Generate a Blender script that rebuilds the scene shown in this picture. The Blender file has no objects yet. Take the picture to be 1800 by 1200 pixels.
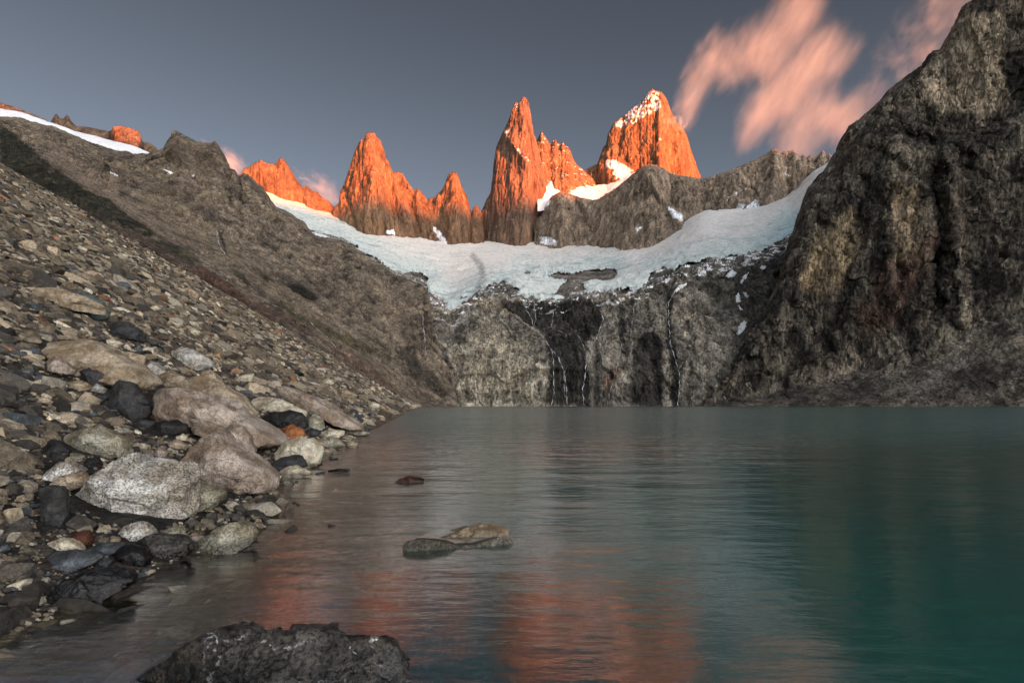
import bpy, math, random
import numpy as np
from mathutils import Vector

# ------------------------------------------------------------------ camera, sky, sun, exposure
F = 900.0            # focal length in photo pixels (photo 1800 wide)
CX, HY = 900.0, 712.0  # optical column and horizon row in photo pixels
CAMZ = 2.0
scene = bpy.context.scene
col = scene.collection
cam_d = bpy.data.cameras.new("camera")
cam = bpy.data.objects.new("camera", cam_d)
col.objects.link(cam)
cam.location = (0, 0, CAMZ)
cam.rotation_euler = (math.radians(90), 0, 0)
cam_d.sensor_width = 36.0
cam_d.lens = 36.0 * F / 1800.0
cam_d.shift_y = (HY - 600.0) / 1800.0
cam_d.clip_start = 0.05
cam_d.clip_end = 90000.0
scene.camera = cam

ADDED_GLOW = 9.0
SUN_EL = math.radians(1.6)
SUN_AZ = math.radians(34.0)      # to the right of straight behind the camera
to_sun = Vector((math.sin(SUN_AZ) * math.cos(SUN_EL), -math.cos(SUN_AZ) * math.cos(SUN_EL), math.sin(SUN_EL)))
world = bpy.data.worlds.new("World")
scene.world = world
world.use_nodes = True
wn = world.node_tree
wn.nodes.clear()
wo = wn.nodes.new("ShaderNodeOutputWorld")
bg = wn.nodes.new("ShaderNodeBackground")
sky = wn.nodes.new("ShaderNodeTexSky")
sky.sky_type = 'NISHITA'
sky.sun_disc = False
sky.sun_elevation = SUN_EL
sky.sun_rotation = math.pi - SUN_AZ
sky.altitude = 1400
sky.air_density = 1.0
sky.dust_density = 2.5
sky.ozone_density = 3.0
hs = wn.nodes.new("ShaderNodeHueSaturation")
hs.inputs['Saturation'].default_value = 0.36
hs.inputs['Value'].default_value = 1.0
wn.links.new(sky.outputs[0], hs.inputs['Color'])
# dawn glow: gain added to the sky behind the viewpoint to brighten the foreground
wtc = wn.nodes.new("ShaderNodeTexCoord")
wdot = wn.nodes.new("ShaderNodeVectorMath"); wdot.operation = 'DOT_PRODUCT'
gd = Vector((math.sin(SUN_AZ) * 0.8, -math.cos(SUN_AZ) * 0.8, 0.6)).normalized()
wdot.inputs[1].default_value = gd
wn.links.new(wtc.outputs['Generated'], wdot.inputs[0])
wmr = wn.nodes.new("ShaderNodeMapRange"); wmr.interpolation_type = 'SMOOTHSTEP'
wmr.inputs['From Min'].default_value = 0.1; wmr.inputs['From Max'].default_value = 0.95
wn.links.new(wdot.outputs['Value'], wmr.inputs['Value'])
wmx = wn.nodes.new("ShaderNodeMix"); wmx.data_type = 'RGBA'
wmx.inputs[6].default_value = (0.90, 0.93, 0.96, 1); wmx.inputs[7].default_value = (ADDED_GLOW * 1.04, ADDED_GLOW * 0.98, ADDED_GLOW * 0.91, 1)
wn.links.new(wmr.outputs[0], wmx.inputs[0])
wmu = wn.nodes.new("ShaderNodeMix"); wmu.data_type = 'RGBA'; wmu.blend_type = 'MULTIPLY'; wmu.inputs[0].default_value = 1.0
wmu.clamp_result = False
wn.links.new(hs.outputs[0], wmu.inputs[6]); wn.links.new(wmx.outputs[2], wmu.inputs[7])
# pale haze low on the western sky, deeper blue grey overhead
wsp = wn.nodes.new("ShaderNodeSeparateXYZ"); wn.links.new(wtc.outputs['Generated'], wsp.inputs[0])
wel = wn.nodes.new("ShaderNodeMapRange"); wel.interpolation_type = 'SMOOTHSTEP'
wel.inputs['From Min'].default_value = 0.15; wel.inputs['From Max'].default_value = 0.68
wel.inputs['To Min'].default_value = 1.5; wel.inputs['To Max'].default_value = 0.72
wn.links.new(wsp.outputs[2], wel.inputs['Value'])
wsc = wn.nodes.new("ShaderNodeVectorMath"); wsc.operation = 'SCALE'
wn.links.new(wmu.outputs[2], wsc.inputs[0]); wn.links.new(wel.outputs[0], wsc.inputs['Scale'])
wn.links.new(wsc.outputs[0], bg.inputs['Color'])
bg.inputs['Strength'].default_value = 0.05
wn.links.new(bg.outputs[0], wo.inputs['Surface'])

sun_d = bpy.data.lights.new("sun", 'SUN')
sun_d.energy = 5.0
sun_d.angle = math.radians(0.35)
sun_d.color = (1.0, 0.195, 0.012)
sun = bpy.data.objects.new("sun", sun_d)
col.objects.link(sun)
sun.rotation_euler = to_sun.to_track_quat('Z', 'Y').to_euler()
sun.location = (0, -50, 300)

scene.view_settings.view_transform = 'Standard'
scene.view_settings.look = 'None'
scene.view_settings.gamma = 1.0
scene.view_settings.exposure = 2.18
scene.render.engine = 'CYCLES'
cy = scene.cycles
cy.use_denoising = True
cy.max_bounces = 6
cy.diffuse_bounces = 2
cy.glossy_bounces = 3
cy.transmission_bounces = 6
cy.transparent_max_bounces = 12
cy.volume_bounces = 0
cy.volume_max_steps = 256
cy.sample_clamp_indirect = 4.0

# ------------------------------------------------------------------ numpy noise
_rng = np.random.RandomState(7)
_perm = np.tile(_rng.permutation(256), 3)
_g = _rng.normal(size=(256, 3)); _g /= np.linalg.norm(_g, axis=1)[:, None]
_g = _g.astype(np.float32)

def perlin(x, y, z):
    x = np.asarray(x, np.float64); y = np.asarray(y, np.float64); z = np.asarray(z, np.float64)
    x, y, z = np.broadcast_arrays(x, y, z)
    xi = np.floor(x).astype(np.int64); yi = np.floor(y).astype(np.int64); zi = np.floor(z).astype(np.int64)
    xf = (x - xi).astype(np.float32); yf = (y - yi).astype(np.float32); zf = (z - zi).astype(np.float32)
    u = xf * xf * xf * (xf * (xf * 6 - 15) + 10)
    v = yf * yf * yf * (yf * (yf * 6 - 15) + 10)
    w = zf * zf * zf * (zf * (zf * 6 - 15) + 10)
    xi &= 255; yi &= 255; zi &= 255
    out = 0
    for dx in (0, 1):
        px = _perm[xi + dx]
        wx = u if dx else 1 - u
        for dy in (0, 1):
            pxy = _perm[px + yi + dy]
            wy = v if dy else 1 - v
            for dz in (0, 1):
                g = _g[_perm[pxy + zi + dz]]
                wz = w if dz else 1 - w
                out = out + wx * wy * wz * (g[..., 0] * (xf - dx) + g[..., 1] * (yf - dy) + g[..., 2] * (zf - dz))
    return out * 1.6

def fbm(x, y, z, octs=5, gain=0.5, lac=2.03, seed=0.0):
    a, s, t = 1.0, 0.0, 0.0
    for i in range(octs):
        s = s + a * perlin(x + seed + 17.3 * i, y - seed * 1.7, z + 5.1 * i)
        t += a; a *= gain; x = x * lac; y = y * lac; z = z * lac
    return s / t

def ridged(x, y, z, octs=5, gain=0.5, lac=2.07, seed=0.0):
    a, s, t = 1.0, 0.0, 0.0
    for i in range(octs):
        n = 1 - np.abs(perlin(x + seed + 31.7 * i, y + seed * 0.7, z - 9.1 * i)) * 2
        s = s + a * n; t += a; a *= gain; x = x * lac; y = y * lac; z = z * lac
    return s / t     # about -0.5..1

_fp = _rng.uniform(0.05, 0.95, (256, 3)); _fg = _rng.normal(size=(256, 3)); _fv = _rng.uniform(-1, 1, 256)
def facet(x, y, z, seed=0.0):
    """broken rock: every cell is a tilted plane, with sharp steps between neighbours"""
    x = x + seed * 3.1; y = y - seed * 1.3; z = z + seed * 2.2
    xb = np.floor(x - 0.5).astype(np.int64); yb = np.floor(y - 0.5).astype(np.int64); zb = np.floor(z - 0.5).astype(np.int64)
    best = np.full(x.shape, 9e9); val = np.zeros(x.shape)
    for dx in (0, 1):
        for dy in (0, 1):
            for dz in (0, 1):
                cx, cy_, cz = xb + dx, yb + dy, zb + dz
                h = _perm[_perm[_perm[cx & 255] + (cy_ & 255)] + (cz & 255)]
                rx = x - cx - _fp[h, 0]; ry = y - cy_ - _fp[h, 1]; rz = z - cz - _fp[h, 2]
                d2 = rx * rx + ry * ry + rz * rz
                m = d2 < best
                best = np.where(m, d2, best)
                val = np.where(m, 0.55 * (rx * _fg[h, 0] + ry * _fg[h, 1] + rz * _fg[h, 2]) + 0.35 * _fv[h], val)
    return np.clip(val, -1, 1)

def joints(X, Y, Z, ax, period, warp, seed):
    """saw-tooth ledges across direction ax: sharp steps that throw crisp shadows"""
    t = (X * ax[0] + Y * ax[1] + Z * ax[2]) / period + warp * fbm(X / 70, Y / 70, Z / 70, 3, .5, seed=seed)
    k = np.floor(t)
    amp = 0.35 + 0.65 * np.clip(0.5 + 1.6 * perlin(X / 60 + k * 7.3, Y / 60, Z / 60 + seed), 0, 1)
    return (t - k - 0.5) * amp

def smooth(a, b, x):
    t = np.clip((x - a) / (b - a), 0, 1)
    return t * t * (3 - 2 * t)

def mixc(a, b, t):
    t = np.asarray(t)[..., None]
    return a * (1 - t) + np.asarray(b) * t

# ------------------------------------------------------------------ screen tools (photo pixel + distance -> world point)
def P(px, py, d):
    return np.stack([(px - CX) / F * d, d + 0 * px, CAMZ + (HY - py) / F * d], axis=-1)

def proj(p):
    return p[..., 0] / p[..., 1] * F + CX, HY - (p[..., 2] - CAMZ) / p[..., 1] * F

def in_poly(px, py, poly):
    n = len(poly); r = np.zeros(px.shape, bool); j = n - 1
    for i in range(n):
        xi, yi = poly[i]; xj, yj = poly[j]
        c = ((yi > py) != (yj > py)) & (px < (xj - xi) * (py - yi) / ((yj - yi) or 1e-9) + xi)
        r ^= c; j = i
    return r

def line_dist(px, py, pts, closed=False):
    best = np.full(px.shape, 1e9); tt = np.zeros(px.shape)
    seq = list(zip(pts[:-1], pts[1:]))
    if closed: seq.append((pts[-1], pts[0]))
    n = len(seq)
    for i, ((ax, ay), (bx, by)) in enumerate(seq):
        vx, vy = bx - ax, by - ay
        L = vx * vx + vy * vy + 1e-9
        t = np.clip(((px - ax) * vx + (py - ay) * vy) / L, 0, 1)
        dd = np.hypot(px - ax - t * vx, py - ay - t * vy)
        m = dd < best
        best = np.where(m, dd, best); tt = np.where(m, (i + t) / n, tt)
    return best, tt

def sdf(px, py, poly):
    d, _ = line_dist(px, py, poly, True)
    return np.where(in_poly(px, py, poly), d, -d)

# ------------------------------------------------------------------ materials
def new_mat(name):
    m = bpy.data.materials.new(name); m.use_nodes = True
    nt = m.node_tree; nt.nodes.clear()
    out = nt.nodes.new("ShaderNodeOutputMaterial")
    return m, nt, out

def N(nt, kind, **kw):
    n = nt.nodes.new(kind)
    for k, v in kw.items():
        if k in n.inputs: n.inputs[k].default_value = v
        else: setattr(n, k, v)
    return n

def ramp(nt, pts, interp='LINEAR'):
    r = nt.nodes.new("ShaderNodeValToRGB")
    r.color_ramp.interpolation = interp
    e = r.color_ramp.elements
    e[0].position, e[0].color = pts[0][0], (*pts[0][1], 1)
    e[1].position, e[1].color = pts[1][0], (*pts[1][1], 1)
    for p, c in pts[2:]:
        x = e.new(p); x.color = (*c, 1)
    return r

def g3(v): return (v, v, v)

def mul(nt, a, b, fac=1.0):
    m = nt.nodes.new("ShaderNodeMix"); m.data_type = 'RGBA'; m.blend_type = 'MULTIPLY'
    m.inputs[0].default_value = fac
    nt.links.new(a, m.inputs[6]); nt.links.new(b, m.inputs[7])
    return m.outputs[2]

def rock_material(name, size, stretch=(1, 1, 1), contrast=0.5, bump=0.6, rough=0.85, cracks=0.6, grain=0.5):
    """vertex-colour geology times multi-scale mineral variation; size = metres of the coarse pattern"""
    m, nt, out = new_mat(name)
    L = nt.links
    tc = N(nt, "ShaderNodeTexCoord")
    mp = N(nt, "ShaderNodeMapping"); mp.inputs['Scale'].default_value = (stretch[0] / size, stretch[1] / size, stretch[2] / size)
    L.new(tc.outputs['Object'], mp.inputs['Vector'])
    at = N(nt, "ShaderNodeAttribute", attribute_name='col')
    n1 = N(nt, "ShaderNodeTexNoise", Scale=1.0, Detail=12.0, Roughness=0.66)
    n1.inputs['Distortion'].default_value = 0.15
    L.new(mp.outputs[0], n1.inputs['Vector'])
    lo = 1 - contrast; hi = 1 + contrast
    r1 = ramp(nt, [(0.38, g3(lo)), (0.62, g3(hi))])
    L.new(n1.outputs['Fac'], r1.inputs[0])
    c = mul(nt, at.outputs['Color'], r1.outputs[0])
    n2 = N(nt, "ShaderNodeTexNoise", Scale=6.0, Detail=8.0, Roughness=0.75)
    L.new(mp.outputs[0], n2.inputs['Vector'])
    r2 = ramp(nt, [(0.40, g3(1 - grain)), (0.60, g3(1 + grain))])
    L.new(n2.outputs['Fac'], r2.inputs[0])
    c = mul(nt, c, r2.outputs[0])
    # cracks
    wv = N(nt, "ShaderNodeTexVoronoi", feature='DISTANCE_TO_EDGE', Scale=1.7)
    vm = N(nt, "ShaderNodeVectorMath", operation='MULTIPLY_ADD')
    L.new(n1.outputs['Color'], vm.inputs[0]); vm.inputs[1].default_value = (0.6, 0.6, 0.6)
    L.new(mp.outputs[0], vm.inputs[2]); L.new(vm.outputs[0], wv.inputs['Vector'])
    r3 = ramp(nt, [(0.0, g3(1 - cracks)), (0.07, g3(1.0))])
    L.new(wv.outputs['Distance'], r3.inputs[0])
    c = mul(nt, c, r3.outputs[0])
    bs = N(nt, "ShaderNodeBsdfPrincipled", Roughness=rough)
    bs.inputs['Specular IOR Level'].default_value = 0.25
    L.new(c, bs.inputs['Base Color'])
    ad = N(nt, "ShaderNodeMath", operation='MULTIPLY_ADD')
    L.new(n2.outputs['Fac'], ad.inputs[0]); ad.inputs[1].default_value = 0.5
    L.new(n1.outputs['Fac'], ad.inputs[2])
    ad2 = N(nt, "ShaderNodeMath", operation='MULTIPLY_ADD')
    L.new(r3.outputs[0], ad2.inputs[0]); ad2.inputs[1].default_value = 0.25
    L.new(ad.outputs[0], ad2.inputs[2])
    bp = N(nt, "ShaderNodeBump", Strength=bump, Distance=size * 0.35)
    L.new(ad2.outputs[0], bp.inputs['Height']); L.new(bp.outputs[0], bs.inputs['Normal'])
    L.new(bs.outputs[0], out.inputs['Surface'])
    return m

def snow_material(name, size, contrast=0.15, bump=0.3):
    m, nt, out = new_mat(name); L = nt.links
    tc = N(nt, "ShaderNodeTexCoord")
    mp = N(nt, "ShaderNodeMapping"); mp.inputs['Scale'].default_value = (1 / size,) * 3
    L.new(tc.outputs['Object'], mp.inputs['Vector'])
    at = N(nt, "ShaderNodeAttribute", attribute_name='col')
    n1 = N(nt, "ShaderNodeTexNoise", Scale=1.0, Detail=10.0, Roughness=0.7); L.new(mp.outputs[0], n1.inputs['Vector'])
    r1 = ramp(nt, [(0.3, g3(1 - contrast * 2)), (0.62, g3(1.0))]); L.new(n1.outputs['Fac'], r1.inputs[0])
    c = mul(nt, at.outputs['Color'], r1.outputs[0])
    bs = N(nt, "ShaderNodeBsdfPrincipled", Roughness=0.7); L.new(c, bs.inputs['Base Color'])
    bp = N(nt, "ShaderNodeBump", Strength=bump, Distance=size * 0.4)
    L.new(n1.outputs['Fac'], bp.inputs['Height']); L.new(bp.outputs[0], bs.inputs['Normal'])
    L.new(bs.outputs[0], out.inputs['Surface'])
    return m

# ------------------------------------------------------------------ mesh builders
def grid_obj(name, V, C, mat, mask=None, smooth_shade=True):
    """V: rows x cols x 3 grid, C: rows x cols x 3 linear colours; mask: faces kept"""
    nr, nc = V.shape[:2]
    idx = np.arange(nr * nc).reshape(nr, nc)
    q = np.stack([idx[:-1, :-1], idx[:-1, 1:], idx[1:, 1:], idx[1:, :-1]], axis=-1)
    if mask is not None:
        k = mask[:-1, :-1] & mask[:-1, 1:] & mask[1:, 1:] & mask[1:, :-1]
        q = q[k]
    q = q.reshape(-1, 4)
    used = np.unique(q)
    remap = np.zeros(nr * nc, np.int64); remap[used] = np.arange(len(used))
    return mesh_obj(name, V.reshape(-1, 3)[used], remap[q], C.reshape(-1, 3)[used], mat, smooth_shade)

def mesh_obj(name, verts, faces, colors, mat, smooth_shade=True):
    k = faces.shape[1]
    me = bpy.data.meshes.new(name)
    me.vertices.add(len(verts)); me.vertices.foreach_set('co', np.ascontiguousarray(verts, np.float32).ravel())
    me.loops.add(faces.size); me.loops.foreach_set('vertex_index', faces.astype(np.int32).ravel())
    me.polygons.add(len(faces))
    me.polygons.foreach_set('loop_start', (np.arange(len(faces)) * k).astype(np.int32))
    me.polygons.foreach_set('loop_total', np.full(len(faces), k, np.int32))
    me.polygons.foreach_set('use_smooth', np.full(len(faces), smooth_shade))
    me.update(calc_edges=True)
    if colors is not None:
        a = me.color_attributes.new('col', 'FLOAT_COLOR', 'POINT')
        c4 = np.ones((len(verts), 4), np.float32); c4[:, :3] = np.clip(colors, 0.002, 0.95)
        a.data.foreach_set('color', c4.ravel())
    me.materials.append(mat)
    o = bpy.data.objects.new(name, me)
    col.objects.link(o)
    return o

def tag(o, label=None, cat=None, group=None, kind=None):
    if label: o['label'] = label
    if cat: o['category'] = cat
    if group: o['group'] = group
    if kind: o['kind'] = kind
    return o

def loft(curves, px0, px1, step, rowstep):
    px = np.arange(px0, px1 + step * 0.5, step)
    cs = []
    for c in curves:
        c = np.array(c, float)
        cs.append((np.interp(px, c[:, 0], c[:, 1]), np.interp(px, c[:, 0], c[:, 2])))
    PYs, Ds = [], []
    for i in range(len(cs) - 1):
        (p0, d0), (p1, d1) = cs[i], cs[i + 1]
        n = max(2, int(np.ceil(np.abs(p1 - p0).max() / rowstep)))
        for k in range(n + (i == len(cs) - 2)):
            t = k / n
            PYs.append(p0 * (1 - t) + p1 * t); Ds.append(d0 * (1 - t) + d1 * t)
    PY = np.array(PYs); D = np.array(Ds); PX = np.broadcast_to(px, PY.shape).copy()
    return PX, PY, D

def with_back(V, C, dist=60, drop=60, n=5):
    back = [V]; cb = [C]
    last = V[-1].copy()
    for k in range(1, n + 1):
        b = last.copy()
        s = 1 + k * dist / last[:, 1]
        b[:, 0] *= s; b[:, 1] *= s
        b[:, 2] -= drop * (k ** 1.3)
        back.append(b[None]); cb.append(C[-1][None])
    return np.concatenate(back), np.concatenate(cb)

def normals(V):
    du = np.gradient(V, axis=1); dv = np.gradient(V, axis=0)
    n = np.cross(du, dv)
    n /= np.linalg.norm(n, axis=-1, keepdims=True) + 1e-9
    # face the camera / upwards
    s = np.sign((n * (np.array([0, 0, CAMZ]) - V)).sum(-1, keepdims=True)); s[s == 0] = 1
    return n * s

def blur_rows(D, k):
    if k < 2: return D
    pad = np.pad(D, ((0, 0), (k, k)), mode='edge')
    c = np.cumsum(pad, axis=1)
    return (c[:, 2 * k:] - c[:, :-2 * k]) / (2 * k)

def c3(r, g, b):   # sRGB 0..255 -> linear
    f = lambda v: (v / 255 / 12.92) if v <= 10.3 else ((v / 255 + 0.055) / 1.055) ** 2.4
    return np.array([f(r), f(g), f(b)])

granite_far = rock_material('granite_towers', 30, (1, 1, 0.14), contrast=0.3, bump=0.35, cracks=0.4, grain=0.28)
rock_far = rock_material('grey_ridge_rock', 22, (1, 1, 0.35), contrast=0.45, bump=0.6, cracks=0.45, grain=0.45)
rock_wall = rock_material('headwall_rock', 18, (1, 1, 0.45), contrast=0.5, bump=0.5, cracks=0.65, grain=0.5)
rock_cliff = rock_material('dark_cliff_rock', 20, (1, 1, 0.28), contrast=0.6, bump=0.5, cracks=0.65, grain=0.6)
rock_slope = rock_material('brown_slope_rock', 12, (1, 1, 1), contrast=0.5, bump=0.7, cracks=0.5, grain=0.5)
snow_mat = snow_material('firn_snow', 12, 0.12, 0.25)
ice_mat = snow_material('glacier_ice', 10, 0.16, 0.5)

# ------------------------------------------------------------------ hills behind the camera (their shadow draws the alpenglow line)
LIT_Z = 925.0      # height of the shadow line at y = 2300
def build_hills():
    R = 20000.0
    rows = []
    aa = np.linspace(-1.25, 1.25, 160) + 0.0
    zt = LIT_Z + math.tan(SUN_EL) * (R + 2300 * math.cos(SUN_AZ))
    base = np.array([math.sin(SUN_AZ), -math.cos(SUN_AZ)]); side = np.array([math.cos(SUN_AZ), math.sin(SUN_AZ)])
    prof = [(-2600, -0.02), (-1200, 0.45), (-300, 0.9), (0, 1.0), (400, 0.88), (1800, 0.4), (3500, -0.02)]
    xs = np.linspace(-16000, 16000, 200)
    V = np.zeros((len(prof), len(xs), 3))
    for i, (off, h) in enumerate(prof):
        c = base[None] * (R + off) + side[None] * xs[:, None]
        V[i, :, :2] = c
        z = zt * h
        if 0 < h < 1: z = z + fbm(xs / 900, off / 700, 0 * xs, 4) * 160 * (1 - abs(h - .5))
        if h == 1.0: z = z + fbm(xs / 700, 0 * xs, 0 * xs, 4, seed=3) * 8
        V[i, :, 2] = z
    C = np.broadcast_to(np.array([0.06, 0.05, 0.035]), V.shape)
    tag(grid_obj('hills', V, C, rock_far), 'long dark hills on the opposite side of the valley', kind='structure')
build_hills()

# ------------------------------------------------------------------ granite peaks
def snow_paint(C, V, amount, thr, size, seed, snowc=(0.8, 0.8, 0.82)):
    n = normals(V)
    up = n[..., 2]
    f = fbm(V[..., 0] / size, V[..., 1] / size, V[..., 2] / size * 2.2, 5, 0.6, seed=seed)
    s = smooth(thr, thr + 0.06, f + up * 0.5) * amount
    return mixc(C, snowc, s)

def peak(name, label, outline, base, d_top, d_base, px0, px1, step=0.8, rowstep=1.2, amp=1.0, ribs=(), colA=(94, 72, 56), colB=(134, 104, 78),
         snow=0.0, snow_thr=0.62, snow_polys=(), stretch=0.16, seed=1.0, mat=None, dark=(), wob=1.0, lean=0.35, vgain=1.0):
    """outline: [(px,py)] skyline; base: [(px,py)] buried foot; d_top/d_base: depth or [(px,d)]"""
    px = np.arange(px0, px1 + step * .5, step)
    o = np.array(outline, float); b = np.array(base, float)
    top = np.interp(px, o[:, 0], o[:, 1]); bot = np.interp(px, b[:, 0], b[:, 1])
    # fine jaggedness of the skyline
    jag = fbm(px / 3.0, 0 * px + seed, 0 * px, 3) * 2.2 * wob + fbm(px / 9, 0 * px + seed, 0 * px, 2) * 1.5 * wob
    top = top + jag
    dt = np.interp(px, *np.array(d_top, float).T) if np.ndim(d_top) else np.full_like(px, d_top)
    db = np.interp(px, *np.array(d_base, float).T) if np.ndim(d_base) else np.full_like(px, d_base)
    hh = np.maximum(bot - top, 1)
    n = int(np.ceil(hh.max() / rowstep))
    t = np.linspace(0, 1, n + 1)[:, None]
    PY = bot * (1 - t) + top * t
    PX = np.broadcast_to(px, PY.shape).copy()
    drop = (PY - top) / 900 * dt                  # metres below the skyline
    D = dt - lean * drop - 16 * (1 - np.exp(-drop / 14)) - 26 * (1 - np.exp(-drop / 60))
    for pts, a, w in ribs:
        dd, _ = line_dist(PX, PY, pts)
        D = D - a * np.maximum(0, 1 - dd / w) ** 1.3 * np.clip(drop / 30, 0, 1)
    D = np.minimum(D, dt)
    V = P(PX, PY, D)
    X, Y, Z = V[..., 0], V[..., 1], V[..., 2]
    nr = normals(V)
    env = np.clip(drop / 25, 0.12, 1)
    s = stretch
    big = ridged(X / 130, Y / 130, Z / 130 * s * 1.6, 3, 0.5, seed=seed) - 0.3
    med = ridged(X / 42, Y / 42, Z / 42 * s, 4, 0.55, seed=seed + 5) - 0.3
    fin = fbm(X / 13, Y / 13, Z / 13 * s * 1.6, 4, 0.6, seed=seed + 9)
    blk = fbm(X / 30, Y / 30, Z / 30, 5, 0.6, seed=seed + 2)
    ww = 14 * fbm(X / 60, Y / 60, Z / 60, 3, .5, seed=seed + 7)
    fc1 = facet((X + ww) / 40, (Y + ww) / 40, Z / 40 * s, seed=seed)
    fc2 = facet((X + ww) / 12, Y / 12, (Z + ww) / 12 * s * 1.1, seed=seed + 1)
    disp = amp * env * (18 * big + 7 * med + 2 * fin + 3 * blk + 9 * fc1 + 4 * fc2 + 11 * joints(X, Y, Z, (.98, 0, .16), 44, .5, seed + 20) + 5 * joints(X, Y, Z, (.99, 0, -.1), 15, .5, seed + 21) + 4 * joints(X, Y, Z, (.3, 0, .95), 60, .8, seed + 22))
    V = V + nr * disp[..., None] * np.array([0.6, 1, 0.45])
    tone = fbm(X / 60, Y / 60, Z / 60 * s, 5, 0.6, seed=seed + 3) * 0.9 + 0.5
    C = mixc(np.broadcast_to(c3(*colA), V.shape), c3(*colB), np.clip(tone, 0, 1))
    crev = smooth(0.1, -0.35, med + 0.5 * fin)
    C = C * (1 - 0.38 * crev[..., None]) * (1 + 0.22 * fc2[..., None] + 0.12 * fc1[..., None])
    for poly, k in dark:
        m = smooth(-4, 4, sdf(PX + 5 * fbm(PX / 9, PY / 9, 0 * PX, 3), PY + 5 * fbm(PX / 9, PY / 9, 0 * PX + 4, 3), poly))
        C = C * (1 - k * m[..., None])
    if snow > 0: C = snow_paint(C, V, snow, snow_thr, 34, seed)
    for poly, cover in snow_polys:
        wx = PX + 6 * fbm(X / 30, Y / 30, Z / 30, 4, .6, seed=1.5); wy = PY + 6 * fbm(X / 30, Y / 30, Z / 30, 4, .6, seed=8.5)
        sd = sdf(wx, wy, poly)
        pat = fbm(X / 22, Y / 22, Z / 30, 5, .68, seed=4.5) + 0.45 * (fc2 * 0.6 + med)
        m = smooth(-1.0, 1.0, sd) * smooth(-0.05, 0.05, pat + (cover - 0.5) * 1.3 - 0.12 + 0.0 * sd) if cover < 0.95 else smooth(-1, 1, sd)
        C = mixc(C, (0.82, 0.82, 0.84), m)
    V, C = with_back(V, C, 45, 60, 6)
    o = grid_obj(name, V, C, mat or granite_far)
    return tag(o, label, kind='structure')

glacier_back = [(380, 330), (440, 345), (480, 356), (541, 377), (586, 393), (611, 401), (642, 413), (681, 418), (720, 424), (763, 432), (833, 437), (947, 432),
                (1053, 432), (1093, 428), (1148, 422), (1181, 413), (1228, 381), (1253, 376), (1337, 373), (1378, 362), (1395, 353), (1428, 322), (1500, 280)]
def gb(off, lst=glacier_back): return [(x, y + off) for x, y in lst]

peak('mountain', 'low orange lit ridge with a pointed peak, left of the tall spires',
     [(395, 330), (415, 316), (421, 310), (429, 296), (439, 293), (450, 285), (458, 281), (469, 286), (483, 290), (488, 283), (494, 277), (501, 283),
      (512, 301), (524, 320), (532, 329), (540, 327), (548, 335), (560, 339), (565, 346), (578, 354), (587, 364), (600, 378), (620, 402), (640, 420)],
     gb(14), 2560, 2300, 396, 640, ribs=[([(494, 280), (520, 330), (556, 375)], 30, 14), ([(540, 330), (565, 370), (580, 390)], 22, 12), ([(458, 283), (475, 330)], 20, 14)],
     seed=2.0, amp=0.8, stretch=0.4)
peak('mountain', 'tall orange rock tower with a flat square summit and a spike on its left',
     [(575, 395), (584, 372), (590, 362), (596, 356), (598, 337), (604, 326), (615, 293), (623, 268), (628, 257), (634, 246), (636, 242), (638.5, 254), (642, 240),
      (644, 234), (652, 233), (659, 234), (662, 241), (669, 247), (673, 259), (677, 277), (683, 284), (690, 301), (692, 304), (700, 303), (708, 304), (714, 317), (719, 323),
      (727, 335), (731, 334), (735, 331), (741, 338), (746, 345), (751, 352), (762, 372), (790, 412), (810, 440)],
     gb(16), 2480, 2250, 575, 812, lean=0.42,
     ribs=[([(650, 250), (655, 320), (640, 400)], 40, 26), ([(683, 290), (700, 350), (725, 415)], 34, 14), ([(712, 310), (722, 360), (745, 425)], -34, 9), ([(604, 330), (630, 400)], -26, 6),
           ([(665, 320), (672, 380), (690, 415)], 55, 26)], seed=4.0,
     snow_polys=[([(676, 405), (694, 406), (694, 413), (680, 412)], 0.8)])
peak('mountain', 'small pointed orange spire between the two tallest towers',
     [(735, 400), (745, 365), (751, 353), (757, 347), (761, 348), (767, 343), (774, 337), (779, 330), (783, 323), (787, 310), (791, 304), (796, 302), (803, 304), (807, 311), (811, 328),
      (820, 343), (825, 361), (829, 376), (835, 384), (843, 400), (856, 420), (870, 436)],
     gb(16), 2500, 2260, 737, 868, ribs=[([(797, 305), (798, 350), (815, 410)], 26, 18), ([(770, 345), (795, 390)], 20, 12), ([(808, 370), (840, 410)], 30, 18)], seed=6.0, lean=0.5,
     snow_polys=[([(761, 398), (768, 400), (782, 420), (790, 434), (782, 434), (770, 418)], 1.0), ([(835, 418), (848, 413), (842, 425), (835, 432)], 0.6)])
peak('mountain', 'little rounded orange pinnacle leaning against the left foot of the great tower',
     [(826, 385), (830, 370), (832, 365), (837, 361), (841, 363), (844, 368), (847, 376), (850, 400), (853, 430)],
     gb(14), 2440, 2330, 826, 853, seed=8.0, amp=0.5)
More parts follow.
